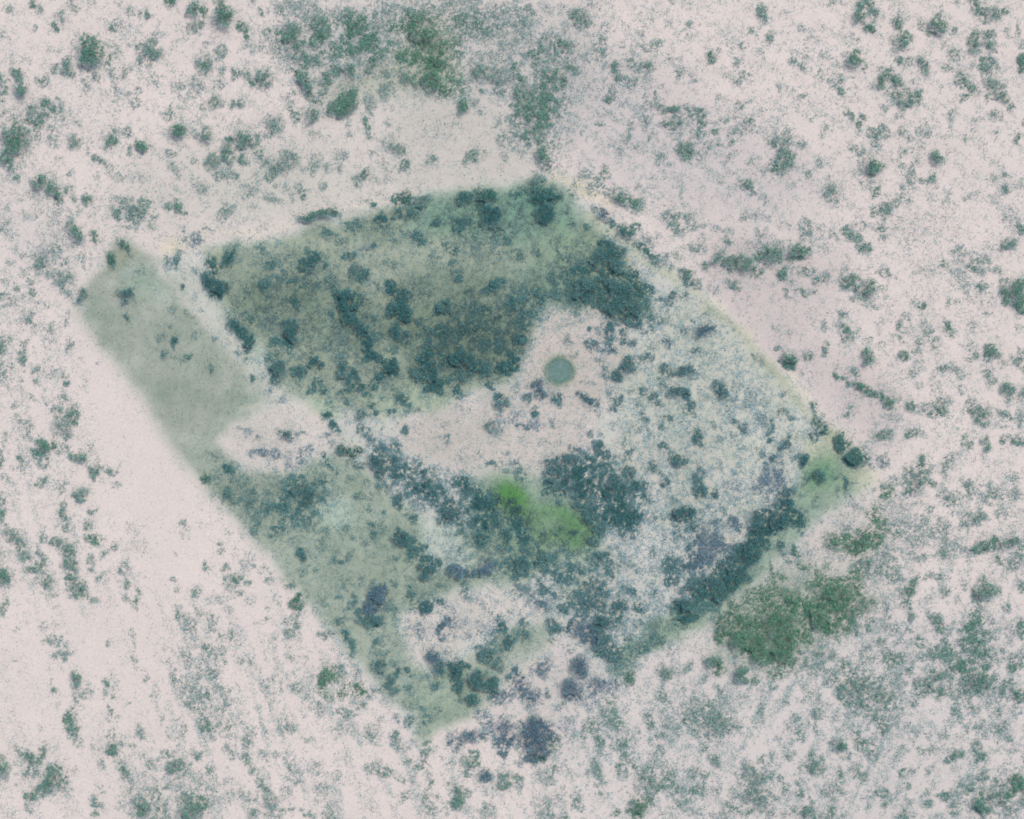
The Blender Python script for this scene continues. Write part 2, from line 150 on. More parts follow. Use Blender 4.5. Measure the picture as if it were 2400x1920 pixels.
44 13 10 5 10 7.5;60 9 12 4 -10 7.5;52 9 3 3 0 6;67 8 4 3 0 7;99 1 4 2 0 7;5 18 4 3 0 3;5 36 4 4 -20 5;30 45 4 4 0 4;45 44 8 5 0 8;43 49 8 8 0 7;38 53 4 4 0 6;50 44 4 4 0 8;46 39 5 3 0 6.5;57 51 2.5 2.5 0 6.5;11 50 5 4 -60 6.5;22 58 5 3.5 30 5;4 63 4 6 0 6.5;30 66 5 5 -30 6.5;40 61 3.5 3 0 5.5;40 69 4 6 0 6.5;23 73 2 4 0 4;11 76 3 4 0 5;33 82 3 5 0 6.5;33 89 3 3 0 5;10 85 5 5 0 4;5 88 5 4 0 4;20 98 7 4 0 5.5;7 102 8 8 0 4;30 105 8 10 -15 8;25 113 5 7 0 7;28 120 4 4 0 6.5;16 116 6 5 0 6.5;14 128 6 6 0 5.5;20 138 7 9 0 7;15 144 5 6 0 6.5;35 140 7 6 0 6.5;38 145 4 4 0 6;50 131 7 5.5 0 8;43 126 8 6 0 4;52 148 7 5 0 6.5;47 156 8 5 0 6.5;60 158 5 7 0 6.5;62 168 4 4 0 4;11 155 4 4 0 4 b;20 162 5 5 45 3.5 b;2 143 5 3 0 3;60 65 5 6 0 5;63 72 6 5 0 6;50 70 5 6 0 5;75 77 10 6 0 8;78 86 9 7 20 8.5;70 80 6 6 0 7;83 80 5 8 0 7;80 96 8 6 0 8;83 88 4 8 0 7;64 92 4 4 0 6;90 105 8 5 60 8;93 115 8 5 60 8.5;97 124 8 6 60 8.5;95 131 5 4 0 7;102 130 4 6 0 7;110 135 7 6 0 8.5;112 142 6 6 0 8;104 145 7 5 -30 7.5;100 152 5 4 0 7;85 154 9 4 -10 7.5;95 160 6 4 0 6.5;82 145 4 6 0 7;75 138 6 6 30 7.5;70 130 4 5 0 5;76 163 8 3 75 6.5;70 152 6 2 80 4;98 169 4 3 0 7;109 161 4 3 0 4.5;118 158 4 5 0 6;122 164 6 6 40 7.5;128 169 4 3 30 6;66 104 6 4 0 4.5;78 106 4 6 0 4;60 118 6 4 0 4.5;45 108 4 4 0 2.5;45 112 6 6 0 2;78 18 5 4 0 6;83 19 5 6 0 6;76 31 5 5 0 4;63 25 8 3 20 6;60 28 6 4 30 5;93 12 3 4 0 4;107 11 5 4 20 8;107 17 6 3 0 7;119 6 4 6 0 7;131 7 8 6 0 7;130 2 8 4 0 5.5;110 20 12 6 0 3;117 30 3 3 0 5;126 24 5 3 0 4.5;138 26 8 6 0 6;141 31 5 4 0 6;95 36 7 3 -10 5.5 b;100 34 3 3 0 7;79 44 6 4 10 6.5;83 44 3 3 0 6;85 57 5 7 0 6;92 60 4.5 5 0 7;83 62 4 4 0 4.5;99 52 3 2 0 5;112 48 7 4 0 4.5;103 67 5 3 0 4.5;116 67 5 4 20 7.5;115 73 6 4 0 8;123 80 6 8 0 7.5;125 89 8 11 -10 9;126 97 6 4 0 7;113 88 5 7 0 7;99 94 3 3.5 0 6;93 94 2 3 0 4;102 98 6 4 0 3.5;93 80 4 4 0 4;117 107 7 8 0 8;126 113 6 6 0 6;114 122 6 6 0 5.5;100 110 5 6 0 5.5;154 14 7 4 -20 6.5;161 8 5 4 0 3 g;172 18 6 7 0 7;180 15 6 4 0 6;170 24 5 3 0 6.5;199 10 9 9 30 9;190 3 6 5 0 7;175 1 4 1.5 0 6;160 33 5 3 20 6.5;165 39 7 4 20 6.5;184 36 4 6 0 5;185 29 3 4 0 4;211 29 4 4 0 6;187 43 4 4 0 3;168 50 5 4 0 6;165 56 5 5 0 5.5;170 62 4 4 0 6.5;172 55 4 4 0 4;150 46 8 6 0 3;183 56 3 3 0 4;200 66 8 6 -40 7.5;206 63 4 4 0 6.5;195 72 4 6 0 7;205 80 4 4 0 5;178 75 6 4 0 5;215 85 4 10 0 8;140 70 12 12 0 3;160 85 8 5 -40 7;157 89 6 4 -40 7;152 92 4 3 0 5;172 90 5 4 0 5;185 85 6 6 0 5.5;193 88 5 5 0 6.5;205 95 4 3 -30 6;140 100 5 4 -40 6;130 103 3 3 0 3;160 103 8 6 0 6.5;155 110 8 6 0 6.5;170 108 10 6 0 6;180 105 7 5 0 6;185 112 5 4 0 6;145 118 6 6 0 6.5;138 110 4 3 0 5.5;143 125 8 6 0 8;140 131 6 6 0 8.5;148 140 8 8 0 8.5;152 150 8 7 0 8.5;145 153 6 5 0 7.5;157 157 5 4 0 8;135 142 6 6 0 6.5;162 130 6 6 0 7;172 130 8 8 0 8;185 135 8 7 0 7.5;180 145 8 5 0 6;193 137 6 6 0 7;205 115 6 6 0 6.5;195 115 4 6 0 6;205 122 6 5 0 6;213 128 5 6 0 8;207 135 6 6 0 8;213 140 4 4 0 7.5;165 148 5 6 40 6.5;170 156 5 5 40 7;174 162 4 4 0 5.5;197 152 4 4 0 6.5;203 158 5 4 30 6.5;208 165 7 6 0 6;170 170 4 2 0 4;163 120 8 6 0 4
@1200 480
28 8 8 10 0 9;26 16 5 5 0 7;9 4 3 3 0 5;1 22 2 5 0 5;48 6 6 3 0 4 b;50 14 5 5 0 4;63 20 3 4 0 5.5;70 4 3 3 0 4.5;78 9 7 4.5 20 7 b;86 16 4 4 0 6.5;80 25 3 4 0 4.5;96 24 8 6 30 8;103 20 4 4 0 6.5;93 21 5 5 0 6;97 34 6 4 0 4.5;110 37 6 4 10 7.5;119 40 6 4 20 7;116 29 6 4 0 4.5;106 33 5 4 0 6;122 48 8 4 10 5;134 55 5 3 10 5.5;130 44 4 4 0 4;146 59 6 5 20 6.5;147 63 4 4 0 5;155 66 4 4 0 5.5;141 41 5 4 0 4.5;100 1 8 3 0 4;108 3 6 5 0 4.5;107 7 4 3 0 4;130 11 6 5 0 4.5;136 10 5 4 0 6;135 20 6 7 0 5;143 22 6 5 0 4;149 10 5 3 0 5;153 17 6 5 0 5;160 17 3 3 0 3.5;172 19 4 3 0 3;183 21 6 5 0 3.5;183 30 5 5 -40 5.5;155 36 8 5 0 4.5;160 30 4 6 0 2.5;196 10 4 4 20 5;206 9 7 3 -10 3.5;208 24 6 4 0 4;215 12 3 3 0 3;176 44 7 6 0 7;184 49 7 6 0 6.5;195 50 8 6 10 7;207 44 6 5 0 7;205 56 8 4 0 6.5;203 61 5 3 0 5;205 35 10 5 0 3.5;214 38 3 5 0 6;163 53 4 5 0 7;186 67 5 3.5 20 5.5;191 71 3 2 20 5;170 70 6 5 0 2.5;80 36 7 5 0 7.5;85 44 9 8 0 8;75 45 8 8 0 7;75 33 3 3 0 6;60 55 9 6 0 7.5;52 58 5 4 0 7;62 48 6 5 0 6;90 54 8 8 0 7;80 58 8 6 0 7.5;103 58 6 5 -20 7.5;95 62 8 6 0 7;62 70 9 9 0 7;62 77 6 5 0 7.5;75 70 10 10 0 7;90 72 12 10 0 7.5;105 70 8 8 0 7.5;115 70 6 6 0 6.5;85 85 12 8 0 7.5;75 82 8 8 0 7;100 85 12 12 0 7;112 82 6 8 0 6;95 95 12 7 0 7;80 92 6 6 0 6;103 100 8 5 0 6.5;117 98 4 6 0 5.5;115 90 4 4 0 5;137 73 5 3 0 7;125 76 6 3 0 5.5;135 79 6 5 0 5.5;146 76 4 2.5 0 6;50 70 8 8 0 3.5;38 68 5 5 0 4;3 38 5 5 0 6;7 43 3 4 0 5;20 40 4 4 0 5;24 44 3 3 0 6.5;39 42 3 5 0 6;45 48 4 3 30 6;35 33 3 3 0 3;40 33 2 4 0 3;60 32 2 5 0 4;55 38 4 4 -30 3.5;22 75 8 5 20 6.5;18 72 4 4 0 6;25 77 4 2 -20 6.5;20 64 6 6 0 3.5;15 85 8 8 0 2;10 97 6 6 0 6.5;5 100 5 6 0 6.5;17 98 4 4 0 3.5;5 113 8 6 0 7;13 112 5 7 0 4;5 122 7 4 0 5;2 133 5 6 0 8;0 88 3 8 0 6;30 93 3 2.5 0 4.5;53 89 3 4 0 5.5;54 98 4 4 0 3.5;45 97 6 4 0 2;28 101 1.5 1.5 0 4;65 104 2.5 3 0 6;71 105 3 4 0 4;82 105 6 7 0 7;82 113 7 5 0 5.5;78 100 4 3 0 5;95 106 3 5 0 6.5;94 114 3 4 0 6;100 117 5 4 0 6;46 112 3 4 0 5;50 117 3 2.5 0 4;67 117 6 4 -30 6;70 122 8 4 20 4 b;80 123 8 4 10 5 b;85 121 3 3 0 6.5;126 98 5 3 -20 5;124 93 4 3 0 4;133 92 5 4 0 3;152 97 3 2 30 5;162 105 8 6 0 7.5 b;165 91 2 2 0 5.5;145 106 5 4 -20 5;172 107 3 2 0 4;132 117 7 5 40 5.5 b;120 118 5 3 0 3.5;117 122 4 3 0 4;158 124 6 4.5 0 6;170 129 5 4 0 2.5;52 128 3 2 0 4 g;73 133 5 3 0 5;78 140 4 6 0 4.5;99 133 8 7 -20 7;90 142 6 5 -40 7;110 128 6 4 -20 5.5;118 130 4 4 40 5;105 127 3 2 0 4;60 149 2 2 0 5;66 148 3 2 -20 5;131 140 7 4 0 6.5;145 138 10 4 -15 6.5;154 145 7 4 0 3.5;127 150 8 5 0 4.5;138 156 7 5 20 7;144 161 6 4 20 6.5;135 152 6 4 0 5;108 156 6 3 20 5.5;119 162 5 5 20 6.5;124 168 5 4 0 5.5;108 165 4 5 0 4.5;109 169 4 4 0 4;20 152 7 6 20 7 b;25 160 7 6 30 6.5 b;14 163 4 4 0 6;5 155 6 8 0 3;40 163 6 7 0 6;36 158 5 3 0 3;60 161 5 3 20 7 b;65 165 7 5 30 7.5 b;72 167 4 3 0 5;88 165 7 6 0 6;94 163 3 3 0 6;85 172 4 3 0 6;81 156 5 4 0 4.5;20 171 4 2 0 5;175 155 6 9 0 6;172 162 4 4 0 5;180 162 4 4 0 4.5;187 152 5 5 0 3.5;186 164 4 4 0 4;160 162 4 3 0 3.5;150 168 5 4 0 6;150 171 6 3 0 5;180 170 6 4 0 3.5;200 162 8 7 0 3;198 168 5 4 0 3.5;210 167 5 4 0 3.5;205 126 4 2 30 5;211 132 4 3 45 4
@1800 480
5 42 8 9 0 7;2 30 3 6 0 3;9 46 4 4 0 6;26 38 9 7 0 8;22 47 8 4 0 6;12 60 4.5 5 0 7;31 57 3.5 3.5 0 6.5;24 57 4 4 0 3;39 55 2 3 0 5;41 64 4 4 0 6;48 61 4 4 -30 5.5;20 68 3 3 0 4;14 75 3 3 0 5;30 76 5 3 -10 6;38 73 3 2 -40 6;20 78 3 2 0 4;17 30 2 1.5 0 4;31 19 6 8 0 4.5;53 27 5 5 0 5;43 24 5 6 0 2;12 16 10 4 0 1.5;46 35 4 3 0 3;57 1 4 3 0 3;91 5 4 4 0 6;102 4 5 5 0 6;78 16 6 5 0 3.5;66 21 5 5 0 5.5;98 18 5 4 0 6.5;90 16 5 4 0 3.5;99 11 3 5 0 5;72 28 6 5 0 5.5;65 24 3 3 0 6;83 36 5 5.5 0 6;75 34 4 3 0 4.5;97 27 4 4 0 4;68 44 2 3 0 4.5;66 54 4 3 0 3.5;72 62 8 6 0 6.5;67 68 6 6 0 6.5;78 70 6 8 0 4.5;84 69 6 7 0 8;78 77 5 4 0 6;72 80 3 4 0 6;85 81 6 5 0 3.5;93 70 4 4 0 3;66 92 5 5 0 5;66 103 4.5 5 0 7;66 111 5 5 0 6.5;70 116 3 2 0 4;76 106 4 4 0 2;48 101 3 4 0 4;57 100 4 3 0 2.5;47 119 4 5 0 5.5;46 126 3 3 0 4.5;34 128 4 4 0 6;9 120 3 3 0 6.5;9 104 4 4 0 3;20 107 3 2 0 4;39 98 2 3 0 2;18 130 6 5.5 -40 8.5;16 136 7 4 20 8;9 133 3 2 30 5;29 143 3 2.5 0 5;58 143 3 3 0 7;58 136 4 3 0 3;64 145 4 3 20 6;68 151 4 2 60 5.5;73 142 5 3.5 0 6;53 150 2 2 0 2;13 160 4 2 -50 5.5;39 169 5 5 0 6.5;70 171 4 2 0 5;79 155 6 4 20 8;87 160 5 5 20 7;94 162 5 5 0 7;102 166 6 4 45 7.5;108 161 5 4 0 3;83 128 5 6.5 0 7.5;85 115 3 2 0 4.5;94 118 2.5 2.5 0 3.5;100 118 2.5 2 0 3.5;96 100 2 2.5 0 3;92 108 2 2 0 3;100 57 6 4 30 4.5;110 62 5 4 0 2;117 94 4 4 30 3.5;111 104 3 5 0 5;112 114 2.5 3 0 6;120 104 5 5 0 2.5;131 85 4 3 30 7.5;124 83 2.5 2 0 4;133 102 4 4 0 3;135 109 4 5 0 5;142 117 5 5 30 4.5;127 115 3.5 4 0 5;127 124 4 5 0 4;116 127 5 6 0 7.5;121 122 3 3 0 4;128 132 4 3 0 3.5;130 138 3 3 0 3;142 127 3 5 0 2;150 99 4.5 5 0 6.5;154 106 4 4 0 5.5;173 100 4 3.5 20 4.5;154 83 2.5 4 -20 4;161 82 2.5 2 20 5;185 91 3 3 0 5;149 49 4 4 0 6.5;142 32 2 2 0 3;160 39 7 5 0 4;168 45 8 6 0 3;176 48 6 6 0 5;171 53 4 4 0 6;183 47 3.5 4 0 5;180 55 10 6 0 4;191 55 6 4 0 5;160 58 12 5 30 2.5;182 70 5 4 0 6;170 72 5 8 0 3;165 66 4 4 0 3;180 80 12 6 0 1.8;198 66 4 5 0 6;199 74 5 6 0 7;212 72 8 12 0 7.5;213 84 6 8 0 7.5;203 32 8 4 0 6;213 20 6 6 0 5.5;205 12 8 8 0 3;197 31 4 2 0 5;188 35 4 6 0 3;150 10 20 12 0 1.3;115 20 18 14 0 1.3;135 55 12 5 0 2;155 69 3 3 0 2;212 103 4 3 0 3;188 126 7 6 0 6.5;183 124 4 5 0 6;190 122 3 4 0 6;173 128 4 6 0 4.5;170 120 3 4 -20 2.5;172 139 3 3 0 3.5;211 132 5 5 0 6;203 129 4 3 0 4;197 134 4 4 0 5;186 137 4 2 -20 4;184 142 4 4 60 6.5;188 149 4 3 20 6;200 156 7 6 0 6.5;202 165 5 6 0 4.5;214 122 3 4 0 3.5;214 138 2 4 0 4;214 160 4 8 0 5;150 137 5 3 -30 6;159 138 5 3 0 5;163 144 3 4 0 4;142 145 3 5 0 4.5;122 142 4 4 0 4.5;128 151 4 2 0 3.5;141 154 4 4 0 2.5;162 156 4 4 30 3.5;121 168 4 5 0 6.5;130 170 6 4 0 4.5;145 169 8 5 0 6;172 168 6 5 0 5
@0 960
50 4 6 6 0 4.5;62 5 6 6 0 6.5;55 15 9 8 0 5;63 10 4 5 0 6;58 22 6 6 0 5;16 7 3 4 0 4.5;24 14 4 6 0 5;27 22 4 5 0 5;19 20 4 4 0 3;40 28 7 5 15 8;45 29 4 4 0 7.5;30 35 6 4 20 7.5;33 40 7 6 0 5.5;36 47 4 4 0 5;55 31 4 4 0 5.5;50 35 3 3 0 5;66 39 7 5 0 6.5;76 29 4 5 0 3.5;76 35 3 2 0 2.5;83 42 3 3 0 4;80 52 6 6 0 6.5;87 50 2 3 0 4;94 53 4 3.5 0 5;100 48 2.5 5 10 4.5;98 65 5 3 0 3.5;5 22 3 8 0 3;16 41 3 3 0 6;18 47 3 5 20 3.5;11 49 2.5 2 0 4;1 37 2.5 4 0 6;1 46 3 6 0 6;4 57 4 3 0 4;37 60 5 3 20 6;33 66 5 4 -20 5;26 67 3 3 0 2;56 66 4 5 20 5;51 62 4 3 0 2;68 72 7 5 -20 6;62 76 3 3 0 5;54 86 6.5 4 75 6.5;56 91 3 3 0 4;78 85 5 3 0 5;68 92 2.5 3 0 3;76 97 4 5 0 6;57 99 3 4 0 5;49 97 3 5 0 2.5;75 109 5 5 -40 7.5;81 109 5 4 -50 7;2 75 4 5 0 4.5;2 89 5 8 0 6.5;5 98 5 4 0 3.5;13 106 9 6 35 5.5;18 114 6 6 0 6;21 122 5 4 0 6;36 108 4 5 0 4.5;50 112 8 6 20 6;58 122 5 6 0 6.5;60 130 6 6 0 6.5;30 120 4 6 0 4;34 128 6 8 0 5;28 134 6 5 0 6;38 135 5 5 0 5;41 145 5 6 0 6.5;32 146 4 6 0 3.5;58 142 4 3 0 6.5;66 147 9 7 45 6;71 155 8 5 40 6.5;62 150 8 6 0 4;77 161 4 3 0 6;83 160 3 2.5 0 4.5;2 140 6 9 0 8;8 142 5 8 0 3;6 157 3 4 0 3.5;5 165 3.5 6 10 6;5 122 8 6 0 2.5;35 155 2.5 2 0 4;44 158 6 3 0 3.5;76 124 3 5 0 4.5;77 133 3 4 0 4;86 123 5 3 -50 5;98 116 4 5 0 5;91 137 4 2.5 -20 5;86 141 5 4 0 4.5;117 115 8 8 0 1.8;116 102 6 6 0 1.8;109 131 7 3.5 -70 4.5;103 137 3 3 0 5;106 145 3 4 0 5.5;106 150 2.5 2 0 5;116 158 7 3.5 -80 6.5;106 158 2.5 2 0 3.5;116 167 2 3 0 4;156 97 4 5 0 4.5;155 105 4 5 0 2.5;170 97 4 3 0 1.5;193 103 3 2 0 2.5;185 113 4 2 0 5;186 120 4 3 0 4.5;198 116 2 2 0 5;175 132 5 4 0 6;190 135 4 4 0 5;200 141 5 5 0 7;195 150 6 7 0 4.5;202 154 4 4 0 4.5;210 146 3 3.5 0 6;207 128 6 8 0 3.5;208 119 3 2 0 3.5;213 132 2.5 3 0 4.5;167 152 5 4 0 5;183 158 6 6 0 3;147 144 2.5 2.5 0 5;149 153 1.8 2 0 4;152 168 6 3 0 3;170 168 4 5 0 3;190 168 4 3 0 3;211 162 5 5 0 2.5;150 123 2 3 0 2;163 126 4 4 0 1;120 141 5 2 0 1.5;28 81 2 3 0 1.5;70 171 4 1.5 0 3;172 58 4 4 0 7 g;181 57 8 8 0 3;192 50 6 5 0 7;200 45 6 4 0 4.5;180 38 6 5 0 3.5;200 60 12 8 0 4.5;210 70 8 8 0 5;190 72 8 6 0 5.5;200 78 8 6 0 4.5;213 85 5 8 0 5.5;213 100 3 6 0 5;204 17 3 2 0 4 b;210 21 4 3 0 4 b;213 37 3 4 0 4 b;166 65 2 2 0 2.5
@600 960
28 20 6 5 0 7.5;38 18 5 3 -20 5;1 26 2 3 0 6 b;5 38 5 4 0 5 b;15 38 6 6 0 5.5 b;28 40 5 4 0 3 b;40 35 3 4 0 4 b;48 31 4 3 -30 5 b;46 36 3 3 0 3 b;38 43 4 4 0 5.5 b;28 48 4 4 0 4 b;60 5 5 3 20 6.5 g;66 13 4 4 0 7;70 18 3 4 0 6;60 19 4 2 0 4;64 28 3 4 0 3.5;98 3 5 3 0 6.5;115 2 5 3 0 6.5;127 4 6 4 0 4.5;137 3 5 2 0 4 g;88 6 6 6 0 6;87 17 4 4 0 6;92 22 6 5 0 5.5;98 25 5 4 0 5.5;77 4 3 6 0 3 b;105 16 2 8 0 3;77 33 9 5 10 8 g;83 38 5 6 0 6.5 g;87 48 3.5 4 0 6;80 45 3 4 0 5.5;57 38 3 3 0 6.5;61 46 6 2.5 65 6;68 53 3 3 0 5.5;80 58 3 2.5 0 4;92 59 3 2 0 3.5;72 66 4 3 0 2.5;103 32 8 5 0 6;102 42 9 8 0 8;112 45 10 6 0 6.5;103 52 6 5 0 6.5;125 50 12 6 10 6.5;135 48 6 6 0 5.5;118 32 6 5 0 5.5;122 37 4 3 0 4;118 26 3 3 0 4.5;126 18 4 4 0 6;118 12 2 2 0 3.5;151 7 3 2 0 4;158 13 3 3 0 4;160 24 4 5 0 5;160 28 3 3 0 4.5;149 52 4 4 -40 5.5;198 12 6 6 0 6;208 10 6 5 0 3.5;207 19 4 4 0 4;213 35 4 4 0 5;177 34 3 3 0 3;175 41 5 4 0 2;186 40 4 4 0 2.5;205 2 4 2 0 3.5;175 1 4 2 0 3;137 15 4 3 0 1.5;33 60 10 8 0 6;37 68 10 8 0 7;42 78 7 6 0 7.5;25 70 8 8 0 5;40 56 5 4 0 6;50 56 5 4 0 4.5;56 60 4 3.5 0 6.5;57 69 3 3 0 5;52 75 6 4 -40 6;50 81 4 3 0 5;58 81 4 2 0 3;15 70 8 8 0 3;12 80 8 6 0 4;5 82 6 6 0 5;24 84 5 4 0 5.5;38 88 3 5 0 5.5;25 95 5 6 0 5.5;20 102 6 5 0 6.5;12 106 4 3 0 5.5;2 98 4 10 0 5.5;18 110 3 4 0 4.5;43 98 5 5 0 4.5;52 98 5 4 0 4;60 100 4 4 0 5;55 107 5 4 0 4;73 97 5 4 0 3.5;76 99 4 3 0 6;71 108 4 4 0 3;83 107 4 3 0 4.5;87 73 4 4 0 5.5;96 74 4 4 0 4;94 83 3 4 0 5;107 88 3 3 0 5.5;98 97 4 4 0 6;100 104 5 4 0 6.5;105 105 4 3 0 5;108 96 4 5 0 4.5;94 111 4 4 0 3.5;110 117 1.5 2 0 5;94 122 1.5 1.5 0 4;33 115 6 4 0 4.5;38 124 4.5 4.5 0 7;45 122 3 3 0 3.5;55 116 4 4 0 4;15 123 4 4 0 3;66 118 5 4 0 4;66 128 4 4 0 5.5;72 128 3 2.5 0 6;80 122 3 5 0 5.5;117 126 4 4 0 5.5;40 137 5 4 0 4;50 138 4 3 0 3;25 131 2 3 0 3;4 136 4 5 0 3.5;14 136 3 2 0 3.5;11 144 4 4 0 5.5;30 147 4 5 0 6;24 143 3 2 0 4;17 157 2 2 0 4.5;10 166 2.5 2 0 3.5;21 163 2 2 0 3.5;37 158 3.5 4 0 7.5 g;35 166 5 6 0 6.5 g;43 157 2 2 0 4;50 170 3 3 0 4;60 163 5 4 0 4;78 142 6 3 20 3.5;89 142 2 4 0 4.5;75 148 4 4 0 4.5;71 158 4 3 0 5;82 155 3 4 0 6;81 163 4 5 0 5.5;103 156 8 9 0 7.5 b;98 165 8 7 0 7 b;108 163 10 8 0 5;116 168 6 5 0 5;90 170 6 4 0 6;115 146 4 3 0 6;108 138 6 3 0 2.5;116 137 5 3 0 3;130 152 6 6 0 6;142 154 8 5 0 4.5;143 166 6 7 0 7.5;135 163 8 8 0 4.5;148 160 4 4 0 5;156 161 4 4 0 6;157 148 4 3 0 5;132 140 6 4 0 4;150 170 6 3 0 3;165 168 6 4 0 3.5;122 70 6 6 0 4;110 62 10 6 0 5;105 58 5 5 0 5;117 55 6 4 0 5;130 62 6 8 0 6.5;128 70 5 6 0 6;120 73 4 5 0 7;120 80 4 4 0 6.5;145 63 8 7 0 6.5;145 70 8 6 0 6;150 78 6 6 0 5.5;135 77 8 6 0 4.5;138 85 8 4 0 4;153 70 5 6 0 5;152 63 4 5 0 5;174 60 6 5 0 7.5;178 66 7 5 40 7.5;186 72 6 6 40 7.5;192 80 6 6 0 7.5;194 88 5 5 0 7;200 93 6 6 0 7;165 78 8 6 0 6.5;165 85 8 7 0 7.5;160 90 8 6 0 6.5;170 95 6 5 0 6.5;155 86 5 5 0 6;132 93 4 4 0 6;125 87 5 4 0 4;170 104 6 4 10 6;176 106 4 3 0 5.5;161 103 4 3 0 4;120 104 4 5 0 6.5;124 108 7 7 0 7.5;130 112 5 6 0 6.5;132 121 6 6 0 7;138 117 4 5 0 6.5;136 125 5 4 0 6.5;144 127 6 4 10 7;147 134 7 7 0 7.5;153 131 4 5 0 6.5;168 136 8 7 0 7.5 b;178 138 6 4 0 7 b;190 136 8 5 0 7 b;195 130 6 6 0 7 b;202 128 4 4 0 6;182 122 4 4 0 4;200 120 6 5 0 3.5;191 108 6 6 0 7.5;190 113 4 4 0 6.5;195 102 5 5 0 5.5;186 97 3 3 0 5;207 103 5 6 0 7;212 108 5 8 0 7.5;215 118 4 5 0 6.5;210 130 6 6 0 6.5;213 136 5 5 0 6;176 155 5 5 0 5.5;176 147 4 4 0 5;185 160 4 4 0 2.5;190 165 6 4 0 3;200 170 5 3 0 4;214 170 3 3 0 4.5;200 47 6 4 0 5.5;210 52 4 3 0 4;163 63 8 5 0 3
@1200 960
